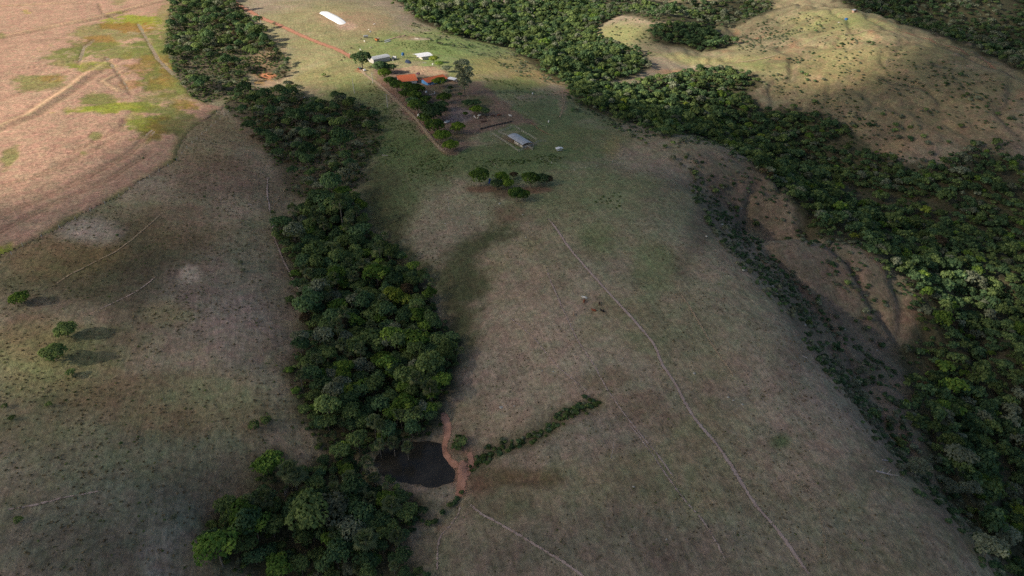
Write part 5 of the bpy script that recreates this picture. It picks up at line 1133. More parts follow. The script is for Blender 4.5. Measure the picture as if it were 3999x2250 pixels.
# cattle barn with the vaulted roof in the corral
o_, rz, L, D = frame(c2(1717, 594, 2.7), c2(1945, 722, 2.7), c2(2075, 682, 2.7)); D = max(D, 4)
t = thing('barn', 'corral barn with a grey vaulted roof and cream board walls', 'barn', o_, rz)
part('roof', sweep_x(MB(), arc(-.2, D+.2, 2.75, .95), -.2, L+.2).mesh('roof'), t, M['dullzinc'])
for k in range(1, 7): part('roof_rib', sweep_x(MB(), arc(-.21, D+.21, 2.77, .95), L*k/7, L*k/7+.06).mesh('roof_rib'), t, M['zinc'])
PB('wall', t, 'cream', (L*.42, L*.72, .2, .34, -.3, 2.0)); PB('wall', t, 'cream', (L*.78, L-.1, .2, .34, -.3, 1.9)); PB('end_wall', t, 'block', (L-.24, L-.1, .35, D-.3, -.3, 1.9)); PB('door', t, 'dark', (L*.725, L*.775, .22, .30, -.2, 1.9)); PB('inner_wall', t, 'wood', (L*.42, L*.42+.14, .35, D-.3, -.3, 2.4))
for k in range(5):
    for y in (.12, D-.12): PB('post', t, 'wood', (L*k/4-.09 if k else .0, L*k/4+.09 if k < 4 else L, y-.09, y+.09, -.3, 2.72))
# feeding shelter
p = c2(2512, 828); t = thing('feed_shelter', 'small white roofed feeding shelter alone in the green pasture', 'shelter', p, .35)
part('roof', MB().prism([(-2.3, 1.75), (0, 2.25), (2.3, 1.75), (2.3, 1.66), (0, 2.15), (-2.3, 1.66)], -1.4, 1.4).mesh('roof'), t, M['whitezinc'])
for x in (-1.9, 1.9):
    for y in (-1.1, 1.1): PB('post', t, 'wood', (x-.08, x+.08, y-.08, y+.08, -.3, 1.75))
PB('trough', t, 'white', (-1.6, 1.6, -.35, .35, .3, .75))
# hilltop hut and water tanks
p = cR(872, 122); t = thing('hut', 'tiny grey roofed hut on red earth at the top of the right hill', 'hut', p, .2)
part('roof', MB().prism([(-3.0, 2.1), (0, 2.9), (3.0, 2.1), (3.0, 2.0), (0, 2.75), (-3.0, 2.0)], -2.0, 2.0).mesh('roof'), t, M['dullzinc']); PB('wall', t, 'tile', (-2.4, 2.4, -1.5, 1.5, -.4, 2.05)); PB('doorway', t, 'dark', (-.5, .5, -1.56, -1.503, 0, 1.8))
def tank(name, label, p, r, h, st, mat='tankblue'):
    t = thing(name, label, 'water tank', p, .3)
    part('barrel', MB().lathe([(r*.9, st+.1), (r, st+.2), (r*1.04, st+h*.45), (r, st+h*.85), (r*.8, st+h), (r*.3, st+h+.12), (.05, st+h+.14)], 16).mesh('barrel', False), t, M[mat])
    part('lid', MB().lathe([(r*.32, st+h+.10), (r*.32, st+h+.26), (.05, st+h+.30)], 12).mesh('lid'), t, M[mat])
    if st > .5:
        for x in (-1, 1):
            for y in (-1, 1): part('leg', MB().tube((x*r*.8, y*r*.8, -.3), (x*r*.68, y*r*.68, st), .1).mesh('leg'), t, M['wood'])
        PB('brace', t, 'wood', (-r*.8, r*.8, -r*.8-.05, -r*.8+.05, st*.5, st*.5+.1))
    PB('platform', t, 'concrete', (-r*1.05, r*1.05, -r*1.05, r*1.05, st-.04, st+.1)); return t
tank('water_tank', 'blue water tank on tall timber legs between the two sheds', c1b(1062, 303), 1.25, 2.3, 2.4)
tank('water_tank', 'blue water tank standing low on the hilltop pasture', cR(785, 205), 1.7, 2.0, .35)
PB('slab', None, 'concrete', (-1.3, 1.3, -.8, .8, -.2, .15)); sl = bpy.data.objects['slab']; sl.location = cR(718, 226); tag(sl, 'small pale slab left of the hilltop water tank', 'slab')

# ------------------------------------------------------------------ vehicles and farm gear
def wheels(t, pts, r=.36, w=.22):
    for x, y in pts:
        wq = part('wheel', MB().tube((x, y-w/2, r), (x, y+w/2, r), r, n=12).mesh('wheel'), t, M['tyre']); part('hub', MB().tube((x, y-w/2-.02, r), (x, y+w/2+.02, r), r*.5, n=8).mesh('hub'), wq, M['steel'])
def car(label, p, rz, body, L=4.2, Wd=1.75, pickup=False, bedmat=None, cat='car', name='parked_car'):
    t = thing(name, label, cat, p, rz); h = Wd/2
    prof = [(-L/2, .35), (L/2-.1, .35), (L/2, .55), (L/2-.05, .85), (L*.22, 1.0), (-L/2+.05, 1.0), (-L/2, .8)]
    if pickup: prof = [(-L*.02, .35), (L/2-.1, .35), (L/2, .55), (L/2-.05, .9), (L*.26, 1.02), (-L*.02, 1.02)]
    part('body', MB().prism(prof, -h, h).mesh('body'), t, M[body])
    cx0, cx1 = (-.02*L, .24*L) if pickup else (-L*.44, L*.2)
    part('windows', MB().prism([(cx0+.05, 1.02), (cx1, 1.02), (cx1-.5, 1.48), (cx0+.25, 1.48)], -h*.92, h*.92).mesh('windows'), t, M['glass'])
    part('cab_roof', MB().prism([(cx0+.15, 1.485), (cx1-.42, 1.485), (cx1-.6, 1.56), (cx0+.35, 1.56)], -h*.9, h*.9).mesh('cab_roof'), t, M[body])
    if pickup:
        bm = bedmat or body
        PB('bed', t, bm, (-L/2, -L*.03, -h, h, .5, .62), (-L/2, -L*.03, -h, -h+.08, .625, 1.1), (-L/2, -L*.03, h-.08, h, .625, 1.1), (-L/2, -L/2+.08, -h+.085, h-.085, .625, 1.1))
    wheels(t, [(-L*.3, -h+.05), (-L*.3, h-.05), (L*.31, -h+.05), (L*.31, h-.05)])
    for y in (-h*.7, h*.7): PB('headlight', t, 'lamp', (L/2-.04, L/2+.02, y-.18, y+.18, .62, .78))
    return t
p0, p1 = c1b(262, 515), c1b(330, 470)
car('teal pickup truck with a red brown bed parked by the track', c1b(292, 500), math.atan2(*(c1b(318, 478)-c1b(258, 508))[[1, 0]]), 'teal', 4.6, 1.8, True, 'redpaint', 'pickup', 'pickup_truck')
car('small white car parked under the huge dark tree by the track', c1b(378, 528), math.atan2(*(c1b(350, 490)-c1b(405, 535))[[1, 0]]), 'whitepaint', 4.0, 1.65)
car('white pickup truck under the lower mango trees of the yard', c2(775, 392), math.atan2(*(c2(800, 350)-c2(735, 400))[[1, 0]]), 'whitepaint', 5.0, 1.9, True, None, 'pickup', 'pickup_truck')
# closed white trailer by the row of trees
d = c2(318, 270)-c2(402, 345); t = thing('trailer', 'long white box trailer beside the largest dark mango tree', 'trailer', c2(362, 322), math.atan2(d[1], d[0]))
part('box', MB().prism([(-3.2, .7), (3.2, .7), (3.3, 1.2), (3.1, 2.2), (-3.1, 2.2), (-3.3, 1.4)], -1.0, 1.0).mesh('box'), t, M['white']); wheels(t, [(-.5, -.9), (-.5, .9), (.5, -.9), (.5, .9)], .38); part('drawbar', MB().tube((3.2, 0, .6), (4.5, 0, .5), .07).mesh('drawbar'), t, M['steel'])
# white tank bowser
t = thing('tank_trailer', 'white boxy tank trailer next to the grey shed', 'trailer', c1b(908, 322), -.15)
part('tank', MB().prism([(-1.8, .9), (-1.6, .7), (1.6, .7), (1.8, .9), (1.8, 2.1), (1.5, 2.5), (-1.5, 2.5), (-1.8, 2.1)], -1.1, 1.1).mesh('tank'), t, M['white']); part('hatch', MB().lathe([(.35, 2.48), (.35, 2.66), (.1, 2.7)], 10).mesh('hatch'), t, M['steel']); wheels(t, [(-.6, -1.0), (-.6, 1.0), (.7, -1.0), (.7, 1.0)], .42)
part('drawbar', MB().tube((-1.7, 0, .7), (-3.2, 0, .5), .08).mesh('drawbar'), t, M['steel'])
# farm carts in the upper pasture
t = thing('farm_cart', 'grey covered farm cart in the upper pasture', 'cart', c3(1108, 712), .25)
PB('bed', t, 'steel', (-2.1, 2.1, -1.1, 1.1, .9, 1.9)); part('cover', MB().prism([(-2.2, 1.905), (2.2, 1.905), (2.0, 2.25), (-2.0, 2.25)], -1.18, 1.18).mesh('cover'), t, M['dullzinc']); wheels(t, [(-1.1, -1.0), (-1.1, 1.0), (1.1, -1.0), (1.1, 1.0)], .5, .28); part('drawbar', MB().tube((-2.1, 0, .9), (-3.8, 0, .5), .08).mesh('drawbar'), t, M['steel'])
t = thing('grain_cart', 'orange steel grain cart with a pale sheet on top', 'cart', c3(1322, 782), .95)
part('hopper', MB().add([(-1.3, -1.1, 1.0), (1.3, -1.1, 1.0), (1.3, 1.1, 1.0), (-1.3, 1.1, 1.0), (-2.0, -1.5, 2.9), (2.0, -1.5, 2.9), (2.0, 1.5, 2.9), (-2.0, 1.5, 2.9)], [(3, 2, 1, 0), (0, 1, 5, 4), (1, 2, 6, 5), (2, 3, 7, 6), (3, 0, 4, 7)]).mesh('hopper'), t, M['rust']); PB('rim', t, 'rust', (-2.05, 2.05, -1.58, -1.48, 2.82, 2.98), (-2.05, 2.05, 1.48, 1.58, 2.82, 2.98), (-2.08, -1.98, -1.47, 1.47, 2.82, 2.98), (1.98, 2.08, -1.47, 1.47, 2.82, 2.98))
part('sheet', MB().add([(.3, -1.45, 3.0), (2.1, -1.6, 3.02), (2.2, 1.5, 2.7), (.6, 1.45, 3.0), (1.2, 0, 3.2)], [(0, 1, 4), (1, 2, 4), (2, 3, 4), (3, 0, 4)]).mesh('sheet'), t, M['cream']); wheels(t, [(-.8, -1.15), (-.8, 1.15), (.8, -1.15), (.8, 1.15)], .55, .3)
part('grain', MB().box(-1.4, .2, -1.0, 1.0, 2.3, 2.6).mesh('grain'), t, M['dark'])
t = thing('seed_hopper', 'small grey hopper left of the silage clamp tip', 'hopper', c3(1197, 625), .4)
part('bin', MB().lathe([(.3, .7), (1.0, 1.5), (1.0, 2.0), (.2, 2.3)], 10).mesh('bin'), t, M['steel'])
for a in (0, 2.1, 4.2): part('leg', MB().tube((math.cos(a)*.9, math.sin(a)*.9, -.1), (math.cos(a)*.6, math.sin(a)*.6, 1.3), .06).mesh('leg'), t, M['steel'])
# silage clamp under white plastic
def mound(name, label, cat, uvs, reader, h, mat, group=None):
    P = np.array([reader(*q) for q in uvs])[:, :2]; P = spline(np.vstack([P, P[:1]]), 1.2)[:-1]; c = P.mean(0); V, n = [], len(P); rs = (1.0, .94, .82, .6, .3)
    for k, q in enumerate(rs):
        X = c+(P-c)*q; z = zfun(X[:, 0], X[:, 1]); hh = h*(1-q**3)+.12*h*fbm(X[:, 0], X[:, 1], 2.2, 2, 801)*(k > 0); V.append(np.column_stack([X, z-.15*(k == 0)+hh]))
    V = np.vstack(V+[[[*c, ground(*c)+h]]]); fs = [[k*n+i, k*n+(i+1) % n, (k+1)*n+(i+1) % n, (k+1)*n+i] for k in range(len(rs)-1) for i in range(n)]+[[(len(rs)-1)*n+i, (len(rs)-1)*n+(i+1) % n, len(rs)*n] for i in range(n)]
    return tag(part(name, np_mesh(name, V, fs, smooth=True), None, M[mat]), label, cat, group)
mound('silage_clamp', 'long silage clamp under a bright white plastic sheet', 'silage clamp', [(222, 250), (262, 217), (365, 214), (470, 255), (590, 315), (690, 380), (730, 435), (628, 467), (500, 405), (380, 340), (300, 290)], c3, 1.3, 'sheet')
mound('covered_heap', 'heap covered by a dark blue sheet in the sandy yard', 'heap', [(1090, 375), (1105, 335), (1150, 335), (1200, 385), (1190, 402), (1140, 398)], c1b, 1.1, 'tarp')
for k, (x0, y0, x1, y1) in enumerate([(1460, 770, 1560, 745), (1460, 800, 1570, 775), (1560, 740, 1660, 712), (1665, 712, 1760, 690), (1765, 690, 1850, 668)]):
    a, b = c3(x0, y0), c3(x1, y1); d = b-a; o = PB('board_stack', None, 'tile' if k > 1 else 'steel', (-.5, .5, -.8, .8, -.1, .35)); o.location = (a+b)/2; o.rotation_euler = (0, 0, math.atan2(d[1], d[0])); o.scale = (float(np.hypot(d[0], d[1])), 1, 1)
    tag(o, ['lower grey sheet pile right of the orange cart', 'second grey sheet pile below the first', 'first pinkish board pile of the row past the orange cart', 'middle pinkish board pile of the row past the orange cart', 'last pinkish board pile under the dark shrubs'][k], 'pile')
o = PB('stack', None, 'cream', (-2.6, 2.6, -.6, .6, -.1, .5)); o.location = c3(2065, 730); o.rotation_euler = (0, 0, -.5); tag(o, 'pale board pile alone at the edge of the forest', 'pile')
t = thing('farm_implement', 'dark disc harrow in the open bay of the white shed', 'implement', c1b(1318, 300), .3)
PB('beam', t, 'steel', (-1.6, 1.6, -.1, .1, .6, .8)); 
for k in range(6): part('disc', MB().tube((-1.4+.55*k, -.08, .4), (-1.4+.55*k, .08, .4), .4, n=10).mesh('disc'), t, M['darkwood'])
part('drawbar', MB().tube((0, 0, .7), (-1.2, -1.8, .5), .07).mesh('drawbar'), t, M['whitepaint'])
t = thing('plough', 'light grey implement lying right of the sandy yard', 'implement', c1b(1440, 392), -.2); PB('beam', t, 'steel', (-1.8, 1.8, -.12, .12, .3, .5)); PB('share', t, 'steel', (1.0, 1.3, -.9, .9, .1, .4)); PB('tine', t, 'steel', (-1.2, -1.0, -.6, .6, .05, .35))
t = thing('barrel', 'small white drum beside the tank trailer', 'drum', c1b(885, 352), 0); part('body', MB().tube((0, 0, 0), (0, 0, 1.0), .5, n=12).mesh('body'), t, M['cream'])
o = part('beehive_box', MB().box(-.5, .5, -.5, .5, -.1, 1.3).mesh('beehive_box'), None, M['white']); o.location = c1b(1582, 425); tag(o, 'white box standing under the yellow green tree', 'box')
t = thing('blue_sheet', 'bright blue sheet leaning at the left tree of the pasture clump', 'sheet', W(1232, 461), .5); part('sheet', MB().add([(-1.0, -.1, 0), (1.2, -.1, 0), (.7, .5, 2.6), (-.2, .5, 2.9), (-1.0, 0, .0), (1.2, 0, 0), (.7, .6, 2.6), (-.2, .6, 2.9)], [(0, 1, 2, 3), (7, 6, 5, 4), (0, 4, 5, 1), (1, 5, 6, 2), (2, 6, 7, 3), (3, 7, 4, 0)]).mesh('sheet'), t, M['bluesheet'])
hose = MB(); pts = [c1b(*q) for q in ((1500, 962), (1540, 955), (1580, 940), (1618, 938), (1625, 910), (1612, 895))]
for a, b in zip(pts[:-1], pts[1:]): hose.tube((a[0], a[1], a[2]+.15), (b[0], b[1], b[2]+.15), .16, n=6)
tag(part('hose', hose.mesh('hose'), None, M['white']), 'white hose curling across the shaded yard', 'hose')
mound('sack_heap', 'small heap of white sacks in the shaded yard', 'heap', [(1440, 905), (1470, 885), (1490, 900), (1465, 918)], c1b, .7, 'white')
# dark feeding trough of the cattle yard
a, b = c2(1285, 500), c2(1782, 380); d = b-a; Lt = float(np.hypot(d[0], d[1])); t = thing('feed_trough', 'long dark timber feed trough along the cattle yard', 'trough', a, math.atan2(d[1], d[0])); t.rotation_euler[1] = -math.atan2(d[2], Lt)
PB('side', t, 'darkwood', (0, Lt, -.55, -.45, -.1, .75)); PB('side', t, 'darkwood', (0, Lt, .45, .55, -.1, .75)); PB('bottom', t, 'darkwood', (.1, Lt-.1, -.44, .44, .2, .3))
pm = MB().box(-.08, .08, -.66, -.56, -.4, 1.0).mesh('post')
for k in range(12): part('post', pm, t, M['wood'], (Lt*k/11, 0, 0))

# ------------------------------------------------------------------ poles, posts and fences
def pole(label, base, top_h, r=.26, arm=0.0, lean=(0, 0), mat='concrete', name='power_pole', cat='pole', armrz=0.0):
    t = thing(name, label, cat, base, armrz); part('shaft', MB().tube((0, 0, -.5), (lean[0], lean[1], top_h), r, r*.6, 8).mesh('shaft'), t, M[mat])
    if arm:
        PB('crossarm', t, 'wood', (lean[0]-arm, lean[0]+arm, lean[1]-.08, lean[1]+.08, top_h-.45, top_h-.27))
        for x in (-arm*.85, 0, arm*.85): part('insulator', MB().lathe([(.06, top_h-.27), (.1, top_h-.15), (.04, top_h+.02)], 8, (lean[0]+x, lean[1], 0)).mesh('insulator'), t, M['white'])
    return t
pole('leaning concrete power pole left of the grass track', c1(191, 825), 11.5, lean=(-.5, 0)); pole('power pole with a crossarm beside the grass track', c1(484, 950), 9.8, .28, 1.5, armrz=.12); pole('power pole at the upper end of the mango row', c1(353, 735), 8.2, arm=.6)
pole('white power pole beside the red road above the orange pond', F(1019, 91), 11, lean=(-.6, .5)); pole('short lamp pole at the corner of the grey shed', c1b(860, 350), 5.2, .12); pole('thin white post in the fenced garden', c2(1102, 60), 4.5, .1); pole('thin post with a small lamp above the garden', c1(1232, 700), 3.5, .09)
pole('grey post with a small sign plate at the corral corner', c2(1457, 610), 5.5, .09); pole('timber post between cattle yard and green pasture', c2(1934, 345), 3.6, .12, mat='wood')
pole('thin dead trunk standing alone below the mango clump', W(1130, 530), 8.5, .14, lean=(-.5, .2), mat='log', name='snag', cat='dead tree'); pole('thin pale stake standing in the lower pasture', W(1537, 1153), 8.0, .11, lean=(.5, 0), mat='log', name='snag', cat='dead tree')
POST = MB().tube((0, 0, -.4), (0, 0, 1.35), .09, .08, 5).mesh('post'); POST.materials.append(None); TALL = MB().tube((0, 0, -.4), (0, 0, 1.75), .14, .13, 6).mesh('post'); TALL.materials.append(None)
def fence(label, uv, reader, gap, rails=(), mat='wood', post=None, wire=True, name='fence', step=None, rmat=None):
    P = np.array([reader(*q) for q in uv]); t = thing(name, label, 'fence', P[0]); o0 = Vector(P[0]); tops = []
    line = []
    for a, b in zip(P[:-1], P[1:]):
        n = max(1, int(round(np.hypot(*(b-a)[:2])/gap)))
        for k in range(n): q = a+(b-a)*k/n; line.append(q)
    line.append(P[-1])
    for q in line: q = Vector((q[0], q[1], ground(q[0], q[1])))-o0; tops.append(q); part('post', post or POST, t, M[mat], q, (random.uniform(-.05, .05), random.uniform(-.05, .05), 0))
    for h in rails:
        mb = MB()
        for a, b in zip(tops[:-1], tops[1:]): mb.tube(a+Vector((0, 0, h)), b+Vector((0, 0, h)), .055, n=4)
        part('rail', mb.mesh('rail'), t, M[rmat or mat])
    if wire:
        for h in (.4, .8, 1.2):
            mb = MB()
            for a, b in zip(tops[:-1], tops[1:]): mb.tube(a+Vector((0, 0, h)), b+Vector((0, 0, h)), .012, n=3, cap=False)
            part('wire', mb.mesh('wire'), t, M['steel'])
    return t
cP = lambda x, y: W(x, y)
fence('wire fence on pale posts along the lower edge of the ripe crop', [(0, 662), (58, 620), (150, 574), (300, 496), (445, 404), (520, 330), (575, 282)], cP, 9.0, mat='concrete', post=TALL)
fence('wire fence on pale posts round the end of the farm pasture', [(1360, 402), (1445, 430), (1500, 420), (1560, 402), (1585, 390)], cP, 8.0, mat='concrete')
fence('wire fence between the grass track and the mango row', [(895, 168), (940, 205), (985, 238), (1040, 290), (1085, 345), (1130, 385)], cP, 7.0, mat='wood')
fence('wire fence crossing the pasture right of the orange pond', [(705, 206), (735, 196), (790, 184), (850, 170), (885, 158)], cP, 8.0, mat='wood')
fence('wire fence along the right side of the farm yard', [(1242, 238), (1290, 268), (1340, 300), (1375, 320)], cP, 7.0, mat='wood')
fence('outer timber rail fence on the near side of the corral', [(1482, 582), (1600, 655), (1740, 745), (1872, 842), (1900, 845)], c2, 3.0, (.55, 1.0, 1.5), post=TALL, wire=False, rmat='cream')
fence('outer timber rail fence on the far side of the corral', [(1928, 532), (2050, 600), (2160, 672)], c2, 3.0, (.55, 1.0, 1.5), post=TALL, wire=False, rmat='cream')
fence('curved timber rail fence at the top of the corral', [(1572, 548), (1680, 515), (1765, 478), (1840, 470), (1897, 512)], c2, 3.0, (.55, 1.0, 1.5), post=TALL, wire=False, rmat='cream')
fence('timber rail chute leading into the corral barn', [(1572, 550), (1620, 575), (1720, 605)], c2, 2.0, (.5, 1.0, 1.45), post=TALL, wire=False, rmat='cream')
fence('timber rail fence closing the lower end of the corral', [(1900, 845), (1955, 810), (2110, 745), (2190, 700)], c2, 2.4, (.55, 1.0, 1.5), post=TALL, wire=False, rmat='cream')
fence('short close set loading pen fence at the corral end', [(2000, 768), (2100, 822), (2112, 760)], c2, 1.2, (.6, 1.2, 1.6), post=TALL, wire=False, rmat='cream')
fence('timber rail race fence right of the corral', [(2190, 700), (2230, 690), (2305, 695)], c2, 1.8, (.6, 1.2), post=TALL, wire=False)
fence('row of leaning stakes behind the feed trough', [(1385, 520), (1525, 485), (1610, 465), (1690, 440), (1765, 440)], c2, 3.4, mat='cream', wire=False)

# ------------------------------------------------------------------ stones and fallen wood
def rock_mesh(seed):
    r = np.random.default_rng(seed); bm = bmesh.new(); bmesh.ops.create_icosphere(bm, subdivisions=2, radius=1)
    d = r.normal(size=(7, 3)); d /= np.linalg.norm(d, axis=1)[:, None]; c = r.uniform(.55, .95, 7)
    for v in bm.verts:
        for k in range(7):
            q = v.co.x*d[k, 0]+v.co.y*d[k, 1]+v.co.z*d[k, 2]
            if q > c[k]: v.co -= Vector(d[k])*(q-c[k])
        v.co.z *= .7
    me = bpy.data.meshes.new('boulder'); bm.to_mesh(me); bm.free(); me.materials.append(None); return me
RM = [rock_mesh(k) for k in range(4)]
r6, r2 = crop(1700, 1100, .794), crop(2600, 500, .828); r5 = crop(1700, 640, .2347); r3 = crop(2800, 1250, .690)
for k, (rd, x, y, s, lab) in enumerate([(r6, 323, 620, 1.0, 'largest pale boulder above the shrubby ditch'), (r6, 388, 612, .45, 'small pale stone right of the boulder above the ditch'), (r6, 975, 1010, .5, 'lone white stone in the lower pasture'), (r6, 525, 440, .4, 'flat stone of the pair left of the faint path'), (r6, 580, 443, .45, 'brighter stone of the pair left of the faint path'), (r6, 1272, 452, .8, 'pale rock slab right of the long path'), (r6, 920, 380, .4, 'white stone between the two long paths'),
        (r6, 1440, 570, .6, 'upper stone of the rock outcrop in the right pasture'), (r6, 1465, 585, .5, 'middle stone of the rock outcrop in the right pasture'), (r6, 1510, 605, .6, 'lower stone of the rock outcrop in the right pasture'), (r6, 1137, 1268, .4, 'white stone near the lower edge of the photo'), (r2, 192, 513, .9, 'white boulder on the upper scarp edge'), (r2, 265, 456, 1.1, 'tall pale boulder among bushes on the upper scarp'), (r2, 357, 381, .6, 'white stone on the dark slope of the upper knoll'),
        (r2, 365, 672, .9, 'white boulder on the pasture margin above the twin bushes'), (r2, 503, 747, .9, 'white boulder at the twin bushes of the scarp'), (r2, 527, 785, .7, 'white stone just below the twin bushes'), (r2, 585, 860, .8, 'white stone on the middle scarp edge'), (r2, 657, 930, .8, 'white boulder beside a leafy scarp bush'), (r2, 765, 1110, 1.1, 'big pale boulder low on the scarp edge'), (r2, 843, 950, .8, 'pale boulder inside the dark gully'),
        (r5, 1505, 1225, .5, 'white stone below the mango clump'), (r5, 1455, 850, .6, 'flat pale stone right below the mango clump'), (r5, 280, 925, .55, 'white stone left below the dead trunk'), (r5, 735, 805, .45, 'white stone between dead trunk and mango clump'), (r5, 395, 470, .5, 'pale stones above the dead trunk'), (r5, 165, 1000, .6, 'grey rock under the dead trunk'), (r5, 1070, 665, .9, 'grey boulder under the mango clump'), (r3, 1222, 941, .8, 'pale rock right of the fallen log'), (r3, 905, 172, .6, 'white stone on the lower spur')]):
    p = rd(x, y); o = part('boulder', RM[k % 4], None, M['rock'], p+np.array([0, 0, .15*s]), (0, 0, k*1.3), (s*.85, s*.72, s*.7)); tag(o, lab, 'boulder', 'pale stones of the pasture')
t = thing('fallen_log', 'fallen bleached log with forked branches at the scarp edge', 'log', r3(940, 866), 0); a, b = r3(900, 858)-r3(940, 866), r3(990, 882)-r3(940, 866)
part('trunk', MB().tube(a+np.array([0, 0, .3]), b+np.array([0, 0, .35]), .34, .16, 7).mesh('trunk'), t, M['log'])
for k in range(4): q = Vector(a).lerp(Vector(b), .35+.17*k); part('branch', MB().tube(q+Vector((0, 0, .3)), q+Vector((1.2+.4*k, 1.6-(k % 2)*2.6, 1.0)), .12, .04, 5).mesh('branch'), t, M['log'])
for k, (rd, x0, y0, x1, y1, lab) in enumerate([(r3, 935, 793, 968, 797, 'grey stick above the fallen log'), (r3, 485, 205, 510, 218, 'grey log on the upper right pasture'), (crop(850, 350, .3796), 375, 240, 420, 250, 'pale log at the upper end of the scrub wood'), (crop(850, 350, .3796), 318, 1180, 352, 1190, 'pale log on the hillside left of the wood'), (crop(850, 350, .3796), 1690, 676, 1755, 682, 'thin pale log in the green hollow')]):
    a, b = rd(x0, y0), rd(x1, y1); tag(part('log', MB().tube(a+np.array([0, 0, .2]), b+np.array([0, 0, .2]), .2, .14, 6).mesh('log'), None, M['log']), lab, 'log')

# ------------------------------------------------------------------ cattle
def cow_mesh(name, graze=False, lying=False):
    leg = .42 if lying else 1.0
    if lying: V = [(0, -.7, .55), (0, 0, .55), (0, .62, .6), (0, .95, .75), (0, 1.2, .95), (0, 1.5, .72)]
    elif graze: V = [(0, -.72, 1.12), (0, 0, 1.08), (0, .62, 1.12), (0, 1.02, .92), (0, 1.28, .58), (0, 1.42, .2)]
    else: V = [(0, -.72, 1.14), (0, 0, 1.08), (0, .62, 1.14), (0, 1.0, 1.28), (0, 1.24, 1.42), (0, 1.56, 1.16)]
    E = [(i, i+1) for i in range(5)]; Rd = [(.32, .34), (.38, .40), (.32, .36), (.2, .24), (.15, .17), (.10, .10)]
    def chain(root, pts, rr):
        p = root
        for q, r_ in zip(pts, rr): V.append(q); Rd.append((r_, r_)); E.append((p, len(V)-1)); p = len(V)-1
    for s in (-1, 1):
        if lying: chain(0, [(s*.42, -.55, .4), (s*.5, -.1, .16)], [.16, .08]); chain(2, [(s*.32, .7, .35), (s*.3, 1.05, .12)], [.12, .06])
        else:
            chain(0, [(s*.24, -.66, .82), (s*.23, -.84, .48), (s*.23, -.74, .06)], [.2, .085, .065]); chain(2, [(s*.21, .58, .72), (s*.2, .62, .42), (s*.2, .58, .06)], [.14, .08, .06])
        h = Vector(V[4]); chain(4, [tuple(h+Vector((s*.3, -.06, .02)))], [.05])
    chain(0, [(0, -1.08, V[0][2]-.08), (0, -1.16, V[0][2]-.62)], [.05, .035])
    me = bpy.data.meshes.new(name); me.from_pydata(V, E, []); o = bpy.data.objects.new(name, me); COL.objects.link(o)
    md = o.modifiers.new('skin', 'SKIN'); md.use_smooth_shade = True
    for i, r_ in enumerate(Rd): me.skin_vertices[0].data[i].radius = r_; me.skin_vertices[0].data[i].use_root = (i == 1)
    o.modifiers.new('sub', 'SUBSURF').levels = 1
    dg = bpy.context.evaluated_depsgraph_get(); m2 = bpy.data.meshes.new_from_object(o.evaluated_get(dg)); m2.name = name; bpy.data.objects.remove(o); m2.materials.clear(); m2.materials.append(None); return m2
COW = dict(stand=cow_mesh('cow'), graze=cow_mesh('cow', True), lie=cow_mesh('cow', False, True))
HIDE = dict(white=plain('white_hide', (.74, .71, .66), .8, .05), black=plain('black_hide', (.018, .016, .016), .7, .1), red=plain('red_brown_hide', (.24, .07, .035), .7, .12), dark=plain('dark_brown_hide', (.06, .032, .024), .7, .12), tan=plain('tan_hide', (.36, .25, .17), .8, .12), pied=plain('brown_and_white_hide', (.66, .58, .52), .8, .05, 2.2, dirt=(.16, .06, .04)), cream=plain('cream_hide', (.58, .50, .36), .8, .08))
cA, cB = c3, c2
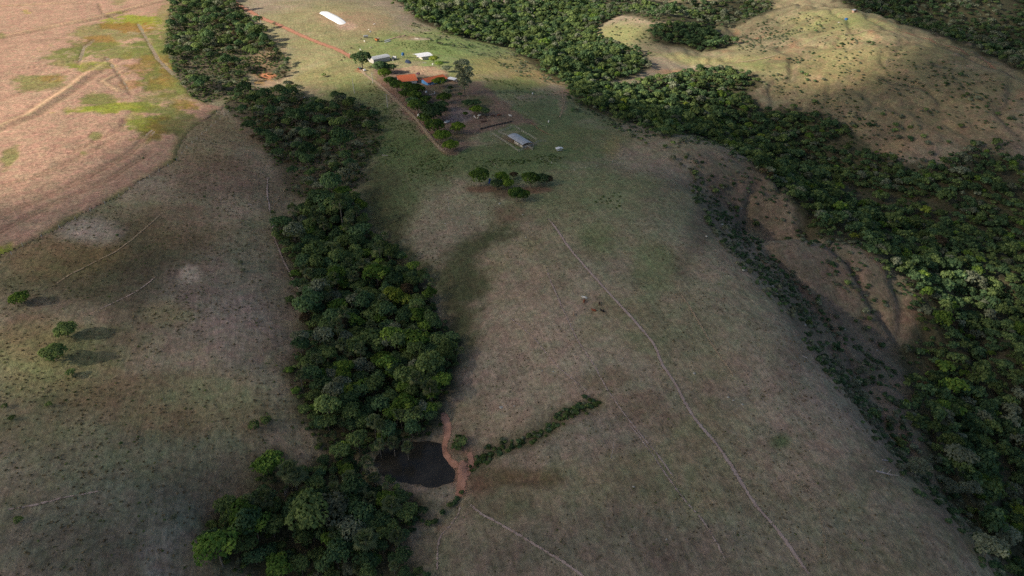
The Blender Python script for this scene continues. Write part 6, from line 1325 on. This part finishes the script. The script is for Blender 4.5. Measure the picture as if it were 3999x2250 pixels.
for rd, x, y, hd, hide, pose, lab, grp in [
    (c4, 850, 500, 170, 'white', 'stand', 'white cow behind a red brown one in the middle pasture', 'six cattle grazing the middle pasture'), (c4, 835, 625, 75, 'red', 'graze', 'red brown cow just below the white one in the middle pasture', 'six cattle grazing the middle pasture'), (c4, 1450, 720, 80, 'dark', 'graze', 'dark brown cow upper right in the middle pasture', 'six cattle grazing the middle pasture'),
    (c4, 1240, 975, 160, 'red', 'lie', 'red brown cow lying in the middle pasture', 'six cattle grazing the middle pasture'), (c4, 1575, 1000, 140, 'black', 'lie', 'black cow lying nearest the long path', 'six cattle grazing the middle pasture'), (c4, 420, 1150, 100, 'tan', 'stand', 'small tan calf apart on the left in the middle pasture', 'six cattle grazing the middle pasture'),
    (c3, 1003, 955, 115, 'white', 'stand', 'white cow with head down near the dark tree', 'cattle round the upper farm'), (c3, 1082, 795, 120, 'white', 'stand', 'white cow below the grey cart', 'cattle round the upper farm'), (c3, 1272, 470, 200, 'white', 'graze', 'white cow farthest up beyond the carts', 'cattle round the upper farm'), (c3, 1158, 570, 160, 'white', 'graze', 'white calf above the grey hopper', 'cattle round the upper farm'),
    (c3, 835, 920, 170, 'black', 'graze', 'black cow above the end of the red road', 'cattle round the upper farm'), (c3, 975, 885, 20, 'black', 'graze', 'black calf between two white cows', 'cattle round the upper farm'), (c3, 690, 1097, 10, 'black', 'graze', 'black cow below the red road', 'cattle round the upper farm'), (c3, 650, 1150, 170, 'black', 'graze', 'black cow lowest below the red road', 'cattle round the upper farm'), (c3, 1022, 752, 150, 'dark', 'graze', 'dark cow left of the grey cart', 'cattle round the upper farm'),
    (c3, 1195, 905, 30, 'cream', 'lie', 'cream cow lying right of the white ones', 'cattle round the upper farm'), (c3, 805, 1030, 100, 'pied', 'stand', 'pied cow standing on the end of the red road', 'cattle round the upper farm'),
    (c2, 1200, 318, 100, 'white', 'stand', 'white cow leftmost in the cattle yard', 'cattle in the yard'), (c2, 1218, 335, 110, 'pied', 'stand', 'pied cow pressed against the leftmost white one', 'cattle in the yard'), (c2, 1252, 338, 60, 'cream', 'stand', 'cream cow third from the left in the yard', 'cattle in the yard'), (c2, 1272, 300, 10, 'white', 'stand', 'white cow behind the others at the yard fence', 'cattle in the yard'), (c2, 1290, 325, 80, 'dark', 'stand', 'dark brown cow right of the white group', 'cattle in the yard'),
    (c2, 1368, 325, 15, 'dark', 'stand', 'dark brown cow in the middle of the yard', 'cattle in the yard'), (c2, 1325, 382, 170, 'dark', 'lie', 'dark cow lying lowest left in the yard', 'cattle in the yard'), (c2, 1365, 378, 20, 'dark', 'lie', 'dark cow lying lowest right in the yard', 'cattle in the yard'), (c2, 1405, 358, 100, 'tan', 'stand', 'tan calf beside the lying cows', 'cattle in the yard'), (c2, 1480, 302, 10, 'dark', 'stand', 'dark brown cow left of the farther pair', 'cattle in the yard'),
    (c2, 1505, 305, 160, 'dark', 'stand', 'dark brown cow right of the farther pair', 'cattle in the yard'), (c2, 1575, 292, 20, 'red', 'stand', 'red brown cow near the right end of the yard', 'cattle in the yard'), (c2, 1605, 295, 170, 'dark', 'stand', 'dark cow at the right end of the yard', 'cattle in the yard'), (c2, 1755, 300, 160, 'white', 'stand', 'white cow alone at the right corner of the yard', 'cattle in the yard'),
    (c2, 2347, 395, 85, 'white', 'stand', 'white cow alone in the green pasture right of the yard', 'cattle in the green pasture'), (c1, 1765, 838, 80, 'white', 'stand', 'white cow in the pasture beside the tall tree shadow', 'cattle in the green pasture'), (c7, 1703, 1092, 120, 'white', 'stand', 'white cow above the scrub wood', 'cattle in the green pasture'), (c7, 1818, 1160, 10, 'white', 'lie', 'white cow lying above the scrub wood', 'cattle in the green pasture'),
    (cR, 1135, 88, 20, 'white', 'stand', 'white cow on the far side of the hilltop', 'cattle on the hill'), (cR, 1193, 96, 160, 'white', 'graze', 'white cow right of the other on the hilltop', 'cattle on the hill')]:
    p = rd(x, y); small = .72 if 'calf' in lab else 1.0
    o = part('cow', COW[pose], None, HIDE[hide], (p[0], p[1], p[2]-.02), (0, 0, R(hd-90)), (small,)*3); tag(o, lab, 'cow', grp)
